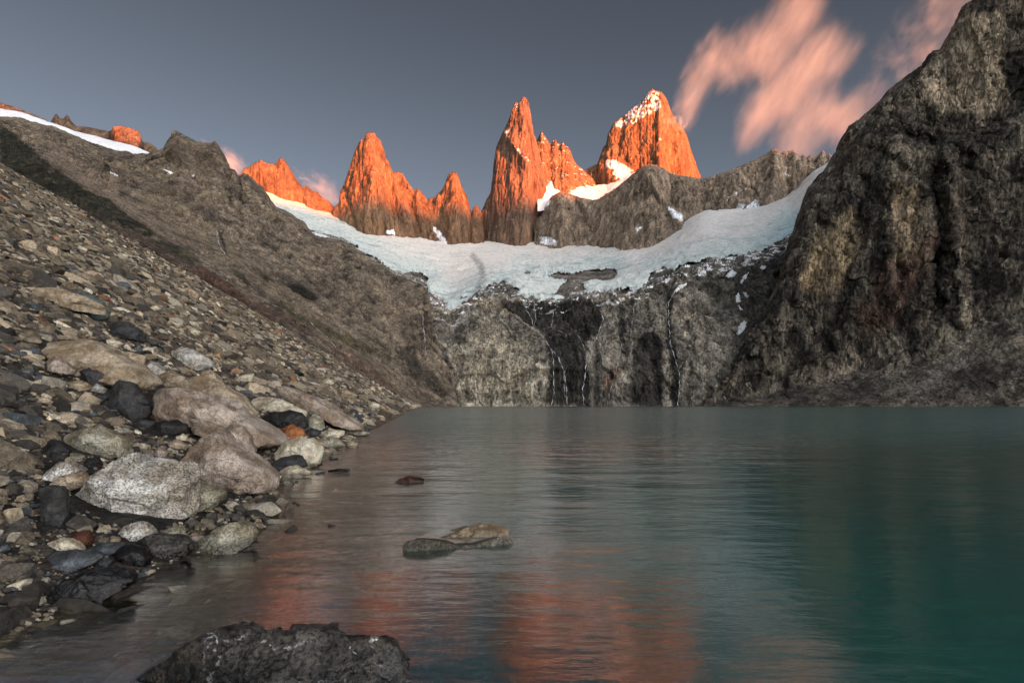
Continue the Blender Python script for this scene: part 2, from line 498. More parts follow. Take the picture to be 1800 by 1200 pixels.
peak('mountain', 'tall narrow orange tower with a broken double summit and a steep left wall',
     [(838, 392), (845, 374), (849, 365), (856, 349), (864, 337), (866, 310), (867, 291), (872, 260), (879, 243), (886, 229), (896, 207), (899, 196), (902, 186), (906, 181), (913, 181),
      (915, 174), (920, 170), (925, 173), (929, 179), (933, 202), (937, 232), (943, 251), (947, 266), (951, 281), (956, 300), (964, 330), (966, 355), (967, 395), (967, 440)],
     gb(18), 2520, 2230, 838, 967, lean=0.33, amp=0.9,
     ribs=[([(890, 235), (905, 258), (925, 285), (945, 318), (955, 345)], 46, 22), ([(915, 190), (925, 240)], 16, 10), ([(905, 390), (905, 440)], 26, 40),
           ([(960, 345), (957, 435)], -50, 9)], seed=10.0, colA=(90, 70, 58), colB=(122, 98, 80),
     snow_polys=[([(905, 184), (914, 184), (912, 198), (908, 197)], 0.5), ([(886, 228), (896, 229), (892, 235)], 0.5), ([(893, 243), (912, 262), (940, 292), (936, 292), (908, 264)], 0.35)])
peak('mountain', 'saw toothed orange ridge of needles with snow ledges, right of the great tower',
     [(930, 262), (940, 256), (943, 249), (947, 240), (952.5, 230), (957, 238), (964, 248), (970, 254), (972, 247), (976, 244), (979, 250), (986, 253), (990, 248), (992, 257),
      (998, 257), (1003, 265), (1007, 279), (1014, 289), (1024, 298), (1030, 304), (1040, 312), (1055, 330)],
     [(930, 345), (960, 345), (1000, 352), (1060, 358)], 2680, 2560, 930, 1055, seed=12.0, wob=1.2, lean=0.6, snow=0.9, snow_thr=0.5)
peak('mountain', 'broad massive orange peak with a snow dusted left shoulder, highest of the skyline',
     [(1010, 312), (1020, 303), (1026, 301), (1039, 293), (1050, 288), (1056, 270), (1060, 259), (1065, 255), (1068, 237), (1077, 219), (1085, 211), (1095, 205), (1110, 192), (1125, 180),
      (1134, 168), (1140, 160), (1147, 156), (1153, 160), (1161, 161), (1167, 166), (1173, 178), (1179, 195), (1186, 210), (1192, 219), (1199, 223), (1206, 236), (1213, 259), (1221, 282),
      (1228, 301), (1233, 318), (1240, 340)],
     [(1010, 352), (1240, 352)], 2780, 2600, 1010, 1240, lean=0.45, seed=14.0, amp=0.95,
     ribs=[([(1160, 165), (1158, 230), (1160, 310)], 44, 12), ([(1147, 160), (1120, 215), (1090, 280)], 22, 22), ([(1095, 210), (1085, 280)], -20, 9), ([(1185, 215), (1195, 300)], 26, 18),
           ([(1055, 290), (1090, 330)], 46, 40)],
     snow=0.0, colA=(98, 73, 53), colB=(138, 104, 74), snow_thr=0.5,
     snow_polys=[([(1092, 208), (1125, 180), (1142, 160), (1158, 165), (1163, 190), (1145, 200), (1120, 215), (1095, 225), (1080, 225)], 0.5),
                 ([(1066, 285), (1082, 284), (1100, 292), (1114, 304), (1100, 312), (1082, 316), (1078, 300), (1064, 290)], 0.9),
                 ([(1070, 240), (1165, 195), (1170, 250), (1160, 290), (1085, 290)], 0.1)])

# snowfield between the needles and the grey ridge
def strip_field(name, label, curves, px0, px1, step, rowstep, colr, mat, amp, size, seed, thick=0, sub=None):
    PX, PY, D = loft(curves, px0, px1, step, rowstep)
    V = P(PX, PY, D); n = normals(V)
    X, Y, Z = V[..., 0], V[..., 1], V[..., 2]
    h = fbm(X / size, Y / size, Z / size, 5, 0.55, seed=seed)
    V = V + n * (amp * h)[..., None]
    C = np.broadcast_to(np.array(colr), V.shape) * (1 + 0.12 * h[..., None])
    V, C = with_back(V, C, 30, 30, 4)
    return tag(grid_obj(name, V, C, mat), label, kind='structure')

strip_field('snowfield', 'white snow saddle lit pink between the needles and the massive peak',
            [[(945, 372, 2300), (1000, 366, 2300), (1049, 360, 2280), (1100, 350, 2250), (1130, 330, 2250)],
             [(945, 345, 2400), (965, 340, 2420), (1000, 348, 2420), (1049, 350, 2400), (1100, 325, 2400), (1130, 310, 2400)],
             [(945, 300, 2640), (954, 293, 2640), (960, 291, 2640), (975, 302, 2620), (993, 313, 2620), (1010, 322, 2620), (1040, 327, 2600), (1066, 324, 2590), (1090, 314, 2560), (1112, 303, 2550), (1130, 296, 2550)]],
            945, 1130, 1.2, 1.2, (0.84, 0.83, 0.86), snow_mat, 9, 60, 3.0)

# grey ridge in front of the massive peak
peak('mountain', 'long grey brown ridge wall below the massive peak with a pink tinted jagged crest on the right',
     [(940, 392), (955, 372), (960, 358), (970, 344), (985, 337), (993, 338), (1005, 342), (1020, 347), (1040, 351), (1052, 350), (1061, 344), (1072, 337), (1090, 325), (1110, 308), (1125, 296),
      (1137, 289.5), (1147, 289), (1167, 296), (1176, 303), (1192, 308), (1215, 311), (1231, 313), (1245, 312), (1278, 301), (1320, 284), (1352, 268), (1357, 262), (1362, 259), (1366, 261),
      (1372, 267), (1387, 266), (1395, 263), (1400, 272), (1408, 276), (1412, 272), (1417, 278), (1423, 273), (1432, 278), (1440, 271), (1447, 265), (1452, 273), (1458, 270), (1462, 274), (1470, 270),
      (1500, 272), (1560, 280)],
     gb(16) + [(1560, 300)], [(940, 2330), (1000, 2290), (1040, 2190), (1090, 2060), (1147, 1960), (1230, 1900), (1300, 1850), (1362, 1895), (1470, 1850), (1560, 1830)],
     1900, 940, 1560, step=0.9, rowstep=1.2, lean=0.62, seed=16.0, colA=(112, 98, 84), colB=(152, 134, 114), mat=rock_far, stretch=0.3, wob=0.9,
     ribs=[([(1147, 292), (1110, 340), (1095, 425)], 40, 40), ([(990, 345), (985, 425)], 36, 22), ([(1010, 350), (1040, 410)], -22, 14), ([(1176, 305), (1180, 360)], -25, 18),
           ([(1362, 262), (1360, 320), (1345, 370)], 50, 30), ([(1400, 275), (1405, 350)], 30, 20), ([(1278, 305), (1262, 370)], 34, 28), ([(1130, 300), (1175, 365), (1210, 420)], 26, 12),
           ([(960, 380), (962, 432)], -20, 10)],
     snow_polys=[([(1172, 363), (1182, 367), (1200, 379), (1202, 388), (1190, 388), (1180, 378)], 1.0),
                 ([(953, 352), (966, 350), (966, 362), (957, 366)], 0.9), ([(950, 416), (966, 416), (980, 424), (980, 432), (952, 430)], 0.95),
                 ([(1255, 368), (1266, 369), (1268, 376), (1256, 376)], 0.9), ([(1284, 372), (1300, 360), (1308, 361), (1300, 374)], 1.0), ([(1308, 365), (1328, 354), (1338, 366), (1334, 374), (1310, 372)], 1.0),
                 ([(1390, 338), (1402, 338), (1402, 342), (1390, 342)], 0.9), ([(1118, 404), (1130, 398), (1130, 402), (1120, 410)], 0.6),
                 ([(1280, 345), (1310, 334), (1308, 340), (1284, 350)], 0.45), ([(1376, 300), (1386, 304), (1392, 310), (1380, 308)], 0.5)])
peak('rock_outcrop', 'small dark rock fin poking out of the glacier below the grey ridge',
     [(1176, 428), (1186, 420), (1193, 395), (1199, 376), (1203, 374), (1207, 381), (1214, 384), (1217, 393), (1214, 405), (1204, 416), (1192, 426), (1180, 430)],
     [(1176, 436), (1200, 432), (1218, 410)], 1700, 1660, 1178, 1217, seed=18.0, amp=0.3, colA=(84, 74, 64), colB=(110, 98, 84), mat=rock_far)

# ------------------------------------------------------------------ headwall bedrock + glacier
def dpoly(s): return s
def headwall():
    w0 = [(440, 718, 890), (1500, 718, 890)]
    w1 = [(440, 640, 940), (900, 630, 945), (1240, 640, 940), (1500, 640, 960)]
    w2 = [(440, 430, 1350), (560, 432, 1280), (620, 450, 1230), (700, 500, 1130), (750, 530, 1090), (790, 552, 1070), (850, 520, 1070), (900, 516, 1080), (950, 530, 1090), (1050, 528, 1095),
          (1130, 512, 1105), (1200, 480, 1140), (1300, 462, 1220), (1400, 430, 1260), (1500, 390, 1260)]
    dback = [(380, 2300), (440, 2290), (947, 2240), (1053, 2060), (1093, 1990), (1181, 1800), (1228, 1740), (1280, 1700), (1337, 1660), (1395, 1580), (1428, 1520), (1500, 1480)]
    db = np.array(dback)
    w3 = [(x, y, float(np.interp(x, db[:, 0], db[:, 1]))) for x, y in glacier_back]
    w4 = [(x, y - 14, d + 260) for x, y, d in w3]
    PX, PY, D = loft([w0, w1, w2, w3, w4], 440, 1500, 1.0, 1.0)
    D = blur_rows(blur_rows(D, 24), 14); PY = blur_rows(blur_rows(PY, 14), 9)
    V = P(PX, PY, D); n = normals(V)
    X, Y, Z = V[..., 0], V[..., 1], V[..., 2]
    big = fbm(X / 150, Y / 150, Z / 150 * 0.6, 3, seed=21)
    med = ridged(X / 60, Y / 60, Z / 60 * 0.45, 4, 0.55, seed=22) - .3
    fin = ridged(X / 17, Y / 17, Z / 17 * 0.6, 5, 0.6, seed=23) - .3
    cliffy = smooth(1500, 1150, D)
    ww = 10 * fbm(X / 50, Y / 50, Z / 50, 3, .5, seed=29)
    fc1 = facet((X + ww) / 55, (Y + ww) / 55, (Z + ww) / 80, seed=2); fc2 = facet((X + ww) / 16, Y / 16, (Z + ww) / 26, seed=3); fc3 = facet(X / 6, Y / 6, Z / 8, seed=4)
    V = V + n * ((18 * big + 8 * med + 2 * fin + 15 * fc1 + 7 * fc2 + 2.4 * fc3 + 8 * joints(X, Y, Z, (.96, 0, .28), 38, .8, 174) + 6 * joints(X, Y, Z, (-.45, 0, .89), 40, .9, 175) + 3 * joints(X, Y, Z, (.99, 0, .1), 10, .8, 176)) * (0.25 + 0.75 * cliffy) * np.clip((718 - PY) / 20, 0.1, 1))[..., None] * np.array([0.5, 1, 0.5])
    base = mixc(np.broadcast_to(c3(70, 67, 62), V.shape), c3(150, 142, 128), np.clip(0.5 + fbm(X / 70, Y / 70, Z / 70, 5, .6, seed=24) * 1.1, 0, 1))
    # pale lower buttress
    m = smooth(-30, 30, sdf(PX, PY, [(800, 640), (860, 560), (930, 620), (955, 700), (955, 716), (805, 716)]))
    base = mixc(base, c3(166, 156, 134), 0.55 * m)
    base = base * (1 - 0.3 * smooth(0.1, -.3, fin))[..., None] * (1 + 0.2 * fc2 + 0.15 * fc1 + 0.2 * fc3)[..., None]
    crk = smooth(0.1, 0.0, np.abs(fbm(X / 45, Y / 45, Z / 60, 4, .6, seed=129))) * smooth(-.2, .3, fbm(X / 120, Y / 120, Z / 120, 2, seed=128))
    base = base * (1 - 0.45 * crk)[..., None]
    # rusty brown stain
    m = smooth(-8, 8, sdf(PX + 6 * med, PY, [(1060, 670), (1085, 640), (1092, 655), (1070, 690)]))
    base = mixc(base, c3(110, 70, 52), 0.6 * m)
    # wet black streaks: vertical patterns
    wx = PX + 5 * fbm(X / 22, Y / 22, Z / 60, 3, seed=25) + 2 * fbm(X / 7, Y / 7, Z / 40, 2, seed=26)
    wy = PY + 5 * fbm(X / 22, Y / 22, Z / 22, 3, seed=27)
    DARK = [([(880, 540), (905, 528), (945, 530), (1000, 527), (1057, 528), (1060, 570), (1045, 592), (1028, 600), (1000, 588), (965, 590), (935, 575), (905, 560)], 0.82),
            ([(958, 590), (1000, 588), (1030, 600), (1032, 640), (1038, 714), (962, 714), (962, 640)], 0.8),
            ([(1085, 532), (1098, 532), (1100, 590), (1090, 612), (1086, 580)], 0.7),
            ([(1104, 540), (1120, 520), (1112, 590), (1100, 600)], 0.55),
            ([(1112, 620), (1125, 595), (1145, 590), (1163, 610), (1166, 714), (1112, 714)], 0.82),
            ([(1146, 570), (1153, 600), (1160, 650), (1168, 700), (1160, 714), (1150, 650)], 0.75),
            ([(1168, 500), (1180, 505), (1182, 580), (1192, 660), (1196, 714), (1182, 714), (1176, 640), (1170, 560)], 0.85),
            ([(741, 540), (752, 545), (754, 600), (746, 600)], 0.7), ([(690, 616), (722, 612), (738, 650), (712, 652)], 0.7),
            ([(756, 620), (785, 630), (796, 690), (800, 714), (780, 714), (768, 670)], 0.6),
            ([(1044, 600), (1052, 598), (1056, 714), (1044, 714)], 0.6), ([(1072, 640), (1078, 660), (1070, 714), (1062, 714)], 0.5),
            ([(1220, 500), (1300, 470), (1380, 440), (1385, 520), (1330, 600), (1300, 660), (1250, 714), (1225, 714), (1280, 620), (1300, 560), (1260, 520)], 0.45),
            ([(1140, 500), (1200, 472), (1280, 468), (1290, 490), (1200, 505), (1150, 525)], 0.4),
            ([(855, 512), (880, 502), (910, 512), (905, 524), (880, 522), (860, 522)], 0.35),
            ([(1205, 660), (1214, 640), (1214, 714), (1206, 714)], 0.5), ([(1240, 540), (1248, 540), (1244, 620), (1236, 620)], 0.35)]
    for poly, k in DARK:
        brk = fbm(X / 9, Y / 50, Z / 110, 4, .62, seed=k * 9)
        m = smooth(-4, 5, sdf(wx + 7 * brk, wy + 10 * brk, poly) + 6 * brk) * (0.92 + 0.5 * smooth(0.25, -0.2, brk))
        base = base * (1 - np.clip(k * m, 0, .88))[..., None]
    vs = smooth(0.12, 0.4, fbm(X / 11, Y / 60, Z / 150, 4, .6, seed=28)) * cliffy * 0.6 * smooth(900, 1040, PX + 60 * fbm(X / 80, 0 * X, Z / 200, 2))
    base = base * (1 - vs)[..., None]
    # pale quartz bands crossing the slabs
    for pts in ([(1185, 560), (1225, 548), (1260, 560), (1300, 577)], [(830, 533), (870, 535), (900, 552), (930, 572), (955, 592)]):
        dd, _ = line_dist(PX, PY + 3 * med, pts)
        base = mixc(base, c3(170, 150, 120), 0.6 * smooth(1.8, .6, dd))

    # ---- glacier on top of the bedrock
    EDGE = [(440, 390), (484, 380), (520, 395), (551, 409), (573, 414), (601, 420), (620, 431), (640, 446), (660, 457), (690, 478), (715, 482), (742, 488), (750, 500), (752, 520), (768, 522), (778, 530),
            (784, 545), (797, 552), (808, 540), (830, 526), (845, 512), (862, 503), (880, 499), (898, 503), (912, 512), (908, 520), (935, 526), (985, 529), (1000, 520), (1015, 500), (1024, 498), (1010, 515), (1035, 519),
            (1090, 514), (1122, 512), (1136, 500), (1145, 484), (1165, 476), (1185, 480), (1200, 466), (1222, 470), (1240, 462), (1268, 461), (1285, 450), (1300, 455), (1338, 444), (1360, 432), (1392, 412), (1430, 402), (1500, 392),
            (1500, 200), (440, 200)]
    HOLES = [[(963, 487), (975, 483), (1005, 484), (1022, 482), (1035, 478), (1055, 478), (1075, 474), (1084, 480), (1080, 492), (1060, 496), (1040, 494), (1020, 500), (1030, 512), (1018, 523), (1000, 526), (978, 517), (990, 503), (996, 492), (975, 492)],
             [(916, 481), (925, 479), (932, 481), (925, 484)],
             [(742, 485), (752, 492), (748, 498), (735, 492), (715, 484), (725, 481)]]
    jx = PX + 7 * fbm(PX / 16, PY / 9, 0 * PX, 4, .62, seed=31); jy = PY + 6 * fbm(PX / 16, PY / 9, 0 * PX, 4, .62, seed=32)
    S = sdf(jx, jy, EDGE)
    for h in HOLES: S = np.minimum(S, -sdf(jx, jy, h))
    up = 1 + 8 * (1 - np.exp(-np.clip(S, 0, 99) / 5.0))
    wq = 30 * fbm(X / 140, Y / 140, 0 * X, 3, .5, seed=133)
    crev = ridged(X / 150, (Y + wq + 0.0012 * (X - 100) ** 2 * .25) / 24, Z / 60, 5, .62, seed=33) * (0.4 + 0.9 * smooth(-.25, .3, fbm(X / 90, Y / 90, 0 * X, 3, seed=134)))
    front = smooth(46, 4, S)
    roll = fbm(X / 120, Y / 120, Z / 120, 4, .5, seed=34)
    nn = normals(V0 := P(PX, PY, D))
    # ragged snow remnants clinging to the rock under the ice edge
    Se = sdf(jx, jy, EDGE)
    rem = smooth(0.20, 0.26, fbm(X / 22, Y / 22, Z / 9, 5, .55, seed=135) + 0.12 * med + 0.10 * smooth(1150, 1250, PX)) * smooth(-26, -10, Se) * (Se < 1)
    base = mixc(base, (0.86, 0.85, 0.84), rem)
    tag(grid_obj('mountain', V, base, rock_wall), 'steep grey brown headwall streaked black by meltwater above the far shore', kind='structure')
    G = V0 + nn * ((28 * big) * (0.25 + 0.75 * cliffy) + 4)[..., None] * np.array([0.5, 1, 0.5])
    G = np.where((cliffy > 0.02)[..., None], np.maximum(0, 0) + G, G)
    G[..., 2] += up + 9 * roll + (4.5 + 3 * front) * (crev - .35) + 1.6 * fbm(X / 6, Y / 6, Z / 6, 3, .6, seed=35)
    ice = np.broadcast_to(np.array([0.92, 0.85, 0.77]), V.shape)
    ice = mixc(ice, (0.66, 0.78, 0.74), np.clip(smooth(46, 6, S) * 0.7 + 0.25 * fbm(X / 60, Y / 60, Z / 60, 4, seed=36), 0, 1))
    rim = smooth(1300, 1420, PX + 0 * PY) * smooth(60, 10, S)
    ice = mixc(ice, (0.36, 0.66, 0.68), rim * 0.6)
    dirt = smooth(-0.02, 0.42, fbm(X / 14, Y / 30, Z / 14, 6, .7, seed=37)) * (0.3 + .45 * front)
    ice = mixc(ice, (0.36, 0.32, 0.27), dirt)
    crk = smooth(0.32, -0.05, crev) * (0.35 + 0.55 * front)
    ice = mixc(ice, (0.22, 0.32, 0.32), crk)
    crl = smooth(0.05, 0.0, np.abs(fbm(X / 70, (Y + wq) / 16, Z / 50, 3, .5, seed=136))) * smooth(-.15, .25, fbm(X / 80, Y / 80, 0 * X, 3, seed=137)) * (0.25 + 0.5 * front)
    ice = mixc(ice, (0.20, 0.27, 0.27), crl)
    G[..., 2] -= 3.0 * crl
    deb = smooth(9, 2, line_dist(PX + 8 * fbm(X / 20, Y / 20, Z / 20, 4, .6, seed=38), PY, [(832, 455), (846, 475), (850, 500), (838, 520)])[0])
    speck = smooth(-0.1, 0.2, fbm(X / 5, Y / 5, Z / 5, 3, .6, seed=39))
    ice = mixc(ice, (0.16, 0.14, 0.12), deb * (0.3 + 0.5 * speck))
    o = grid_obj('glacier', G, ice, ice_mat, mask=S > 0.0)
    tag(o, 'hanging glacier of dirty white and pale turquoise ice above the headwall', kind='structure')
headwall()

# ------------------------------------------------------------------ left mountain
def left_mountain():
    N_out = [(-260, 120), (-100, 150), (30, 190), (80, 210), (88, 216), (91, 211), (96, 203), (99.5, 200), (104, 207), (109, 209), (113, 208), (117, 201), (121, 206), (127, 215), (135, 222), (151, 223),
             (177, 228), (191, 231), (196, 229), (198, 223), (205, 222), (222, 223), (230, 226), (243, 230), (247, 236), (250, 249), (262, 251), (270, 256), (279, 264), (292, 280), (300, 290)]
    peak('mountain', 'far brown ridge behind the left slope with a small orange lit block on its crest', N_out,
         [(-260, 260), (90, 262), (300, 310)], [(-260, 1550), (190, 1550), (199, 1800), (249, 1800), (253, 1530), (300, 1500)], 1500, -260, 300, step=1.2, rowstep=1.4, lean=0.2, seed=41, wob=0.6,
         colA=(98, 78, 62), colB=(124, 100, 80), mat=rock_far, stretch=0.8, amp=0.5)
    strip_field('snowfield', 'long white snow strip sloping down under the far left ridge',
                [[(-260, 200, 1330), (30, 250, 1330), (90, 262, 1330), (150, 275, 1330), (240, 292, 1330), (285, 296, 1330)],
                 [(-260, 150, 1425), (30, 195, 1425), (90, 215, 1425), (130, 230, 1425), (200, 247, 1425), (240, 258, 1425), (262, 268, 1425), (285, 285, 1425)]],
                -260, 285, 1.5, 1.5, (0.8, 0.8, 0.82), snow_mat, 4, 60, 44)
    ridge = [(-260, 190, 1350), (-60, 200, 1350), (30, 208, 1320), (90, 222, 1300), (130, 238, 1290), (160, 250, 1280), (200, 264, 1270), (235, 272, 1250), (262, 271, 1220), (279, 265, 1200), (288, 258, 1190), (297, 247, 1180),
             (302, 241, 1175), (306, 234, 1170), (312, 232, 1165), (321, 236, 1165), (337, 244, 1165), (346, 249, 1165), (363, 251, 1165), (374, 252, 1165), (378, 249, 1165), (383, 257, 1170), (388, 265, 1175), (393, 271, 1180),
             (398, 282, 1190), (403, 294, 1200), (407, 297, 1205), (412, 299, 1210), (419, 309, 1215), (424, 312, 1220), (429, 306, 1220), (437, 309, 1225), (446, 318, 1235), (457, 325, 1250), (463, 331, 1260), (469, 341, 1270),
             (476, 352, 1280), (484, 363, 1290), (499, 369, 1300), (512, 375, 1310), (522, 384, 1310), (533, 390, 1310), (542, 401, 1300), (550, 410, 1290), (573, 417, 1280), (601, 424, 1260), (620, 434, 1240), (640, 449, 1220),
             (660, 460, 1200), (690, 481, 1150), (720, 492, 1110), (742, 500, 1080), (752, 512, 1060), (757, 560, 1010), (770, 600, 980), (790, 650, 940), (803, 700, 900), (812, 722, 880)]
    m0 = [(-260, 714 - .50 * 990, 430), (90, 714 - .50 * 640, 440), (400, 714 - .5 * 330, 450), (730, 718, 470), (770, 722, 640), (812, 726, 860)]
    m1 = [(-260, 60 + 10, 620), (-100, 165, 600), (90, 290, 560), (170, 342, 560), (250, 393, 560), (330, 440, 570), (420, 490, 580), (500, 540, 600), (560, 580, 610), (640, 640, 650), (700, 685, 700), (740, 706, 760), (780, 712, 830), (812, 724, 870)]
    m2 = [(-260, 40, 900), (-100, 130, 900), (90, 262, 900), (180, 318, 880), (270, 350, 860), (380, 395, 850), (480, 452, 850), (560, 505, 850), (640, 560, 840), (700, 620, 830), (745, 670, 850), (790, 695, 870), (812, 723, 875)]
    # left of the frame the skyline climbs: keep ordering
    m1 = [(x, max(y, 0) if x > 0 else y + 130 * (0 - min(x, 0)) / 260 + 40 * (x < -50), d) for x, y, d in m1]
    m2 = [(x, y if x > 0 else y + 130 * (0 - min(x, 0)) / 260 + 30 * (x < -50), d) for x, y, d in m2]
    PX, PY, D = loft([m0, m1, m2, ridge], -260, 812, 1.1, 1.1)
    D = blur_rows(D, 5)
    top = PY[-1]
    drop = (PY - top[None]) / 900 * D
    for pts, a, w in [([(312, 240), (320, 290), (330, 310)], 40, 30), ([(380, 255), (405, 310), (415, 340)], 34, 20), ([(430, 310), (450, 350), (480, 380)], 42, 22), ([(290, 275), (330, 315), (400, 320)], -16, 16),
                      ([(383, 400), (392, 430), (405, 460)], -14, 9), ([(420, 340), (426, 400)], -18, 10), ([(470, 400), (560, 430), (640, 500), (700, 570)], 34, 40), ([(600, 440), (610, 500), (640, 560)], -24, 14),
                      ([(170, 255), (185, 290), (200, 305)], -30, 14), ([(560, 500), (600, 560)], -12, 12), ([(200, 320), (300, 380), (380, 440), (450, 500)], 18, 22)]:
        dd, _ = line_dist(PX, PY, pts)
        D = D - a * np.maximum(0, 1 - dd / w) ** 1.2 * np.clip(drop / 20, 0, 1)
    V = P(PX, PY, D); n = normals(V)
    X, Y, Z = V[..., 0], V[..., 1], V[..., 2]
    steep = np.clip(smooth(680, 900, D), 0, 1)
    env = np.clip(drop / 25, 0.28, 1) * (0.42 + 0.58 * steep)
    big = ridged(X / 130, Y / 130, Z / 130, 3, .5, seed=51) - .3
    med = ridged(X / 45, Y / 45, Z / 45 * .8, 4, .58, seed=52) - .3
    fin = fbm(X / 11, Y / 11, Z / 11, 5, .62, seed=53)
    ww = 12 * fbm(X / 50, Y / 50, Z / 50, 3, .5, seed=59)
    fc1 = facet((X + ww) / 60, (Y + ww) / 60, (Z + ww) / 60, seed=22); fc2 = facet((X + ww) / 19, Y / 19, (Z + ww) / 22, seed=23); fc3 = facet(X / 7, Y / 7, Z / 7, seed=24)
    V = V + n * (env * (13 * big + 9 * med + 3.5 * fin + 13 * fc1 + 7 * fc2 + 3 * fc3 + 9 * joints(X, Y, Z, (.6, .2, .77), 42, .8, 177) + 4 * joints(X, Y, Z, (.9, 0, -.4), 15, .8, 178)))[..., None] * np.array([.6, 1, .6])
    tone = np.clip(0.5 + 1.1 * fbm(X / 60, Y / 60, Z / 60, 5, .6, seed=54), 0, 1)
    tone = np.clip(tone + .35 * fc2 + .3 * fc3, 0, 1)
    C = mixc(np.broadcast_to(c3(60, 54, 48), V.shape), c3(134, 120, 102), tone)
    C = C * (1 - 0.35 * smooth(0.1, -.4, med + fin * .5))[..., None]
    # smoother tan talus fans
    warp = 10 * fbm(X / 40, Y / 40, Z / 40, 4, seed=55)
    for poly, cc, k, sft in [([(250, 330), (330, 360), (420, 440), (520, 520), (640, 620), (730, 700), (700, 706), (600, 610), (480, 520), (350, 430), (240, 360)], (122, 108, 88), 0.6, 14),
                             ([(90, 255), (170, 300), (240, 360), (330, 430), (300, 425), (200, 365), (90, 300)], (140, 122, 104), 0.5, 8),
                             ([(340, 250), (385, 255), (400, 300), (370, 320), (300, 300), (300, 245)], (86, 74, 62), 0.5, 10)]:
        m = smooth(-sft, sft, sdf(PX + warp, PY + warp, poly))
        C = mixc(C, c3(*cc), k * m)
    # dark shrubs and moss on the slope
    w2 = 6 * fbm(X / 12, Y / 12, Z / 12, 4, .65, seed=56)
    for poly, cc, k in [([(0, 220), (90, 292), (130, 315), (175, 345), (230, 382), (275, 412), (262, 418), (180, 390), (120, 362), (90, 350), (0, 300)], (24, 27, 14), 0.93),
                        ([(90, 345), (180, 392), (262, 420), (330, 455), (400, 500), (440, 530), (400, 535), (300, 470), (200, 440), (90, 380)], (56, 42, 34), 0.75),
                        ([(275, 410), (330, 440), (352, 462), (330, 465), (290, 440)], (44, 44, 24), 0.7),
                        ([(504, 497), (520, 500), (548, 515), (562, 526), (552, 532), (530, 524), (510, 510)], (16, 16, 9), 0.95),
                        ([(405, 478), (425, 486), (440, 500), (420, 498)], (24, 24, 14), 0.85), ([(440, 470), (462, 480), (485, 496), (470, 498)], (26, 24, 16), 0.8),
                        ([(470, 520), (520, 548), (600, 590), (660, 615), (690, 632), (670, 630), (600, 605), (520, 566)], (62, 56, 28), 0.7),
                        ([(330, 462), (420, 512), (500, 556), (560, 590), (530, 590), (430, 540), (350, 490)], (76, 54, 44), 0.65),
                        ([(560, 590), (620, 620), (690, 680), (715, 712), (690, 705), (600, 640)], (84, 58, 46), 0.5),
                        ([(178, 300), (195, 280), (196, 296), (188, 310)], (30, 26, 22), 0.7), ([(690, 612), (725, 614), (740, 650), (760, 660), (792, 700), (770, 700), (720, 660)], (34, 31, 26), 0.75),
                        ([(210, 340), (228, 342), (222, 350), (206, 348)], (22, 20, 16), 0.8), ([(381, 405), (388, 408), (396, 440), (400, 452), (390, 440), (384, 425)], (34, 36, 36), 0.8)]:
        rg = fbm(X / 5, Y / 9, Z / 5, 4, .7, seed=158)
        m = smooth(-3, 3, sdf(PX + w2 + 6 * rg, PY + w2 + 9 * rg, poly)) * (0.62 + 0.38 * smooth(-.12, .1, rg + .15))
        C = mixc(C, c3(*cc), k * m)
    m = smooth(-1, 1.5, 0.5 - line_dist(PX + w2 * .6, PY + w2 * .6, [(395, 440), (402, 452)])[0])
    C = mixc(C, c3(190, 190, 188), 0.6 * m)
    # scattered pale boulders and talus stones on the lower slope
    sp = smooth(0.42, 0.6, fbm(X / 3.5, Y / 3.5, Z / 3.5, 3, .6, seed=57)) * (1 - steep * .6)
    C = mixc(C, c3(160, 148, 128), 0.6 * sp)
    sp = smooth(0.3, 0.42, fbm(X / 6, Y / 6, Z / 6, 3, .7, seed=157)) * (1 - steep * .5)
    C = mixc(C, c3(30, 27, 23), 0.5 * sp)
    V, C = with_back(V, C, 40, 40, 6)
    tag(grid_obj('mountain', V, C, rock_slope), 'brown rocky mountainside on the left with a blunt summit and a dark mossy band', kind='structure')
left_mountain()

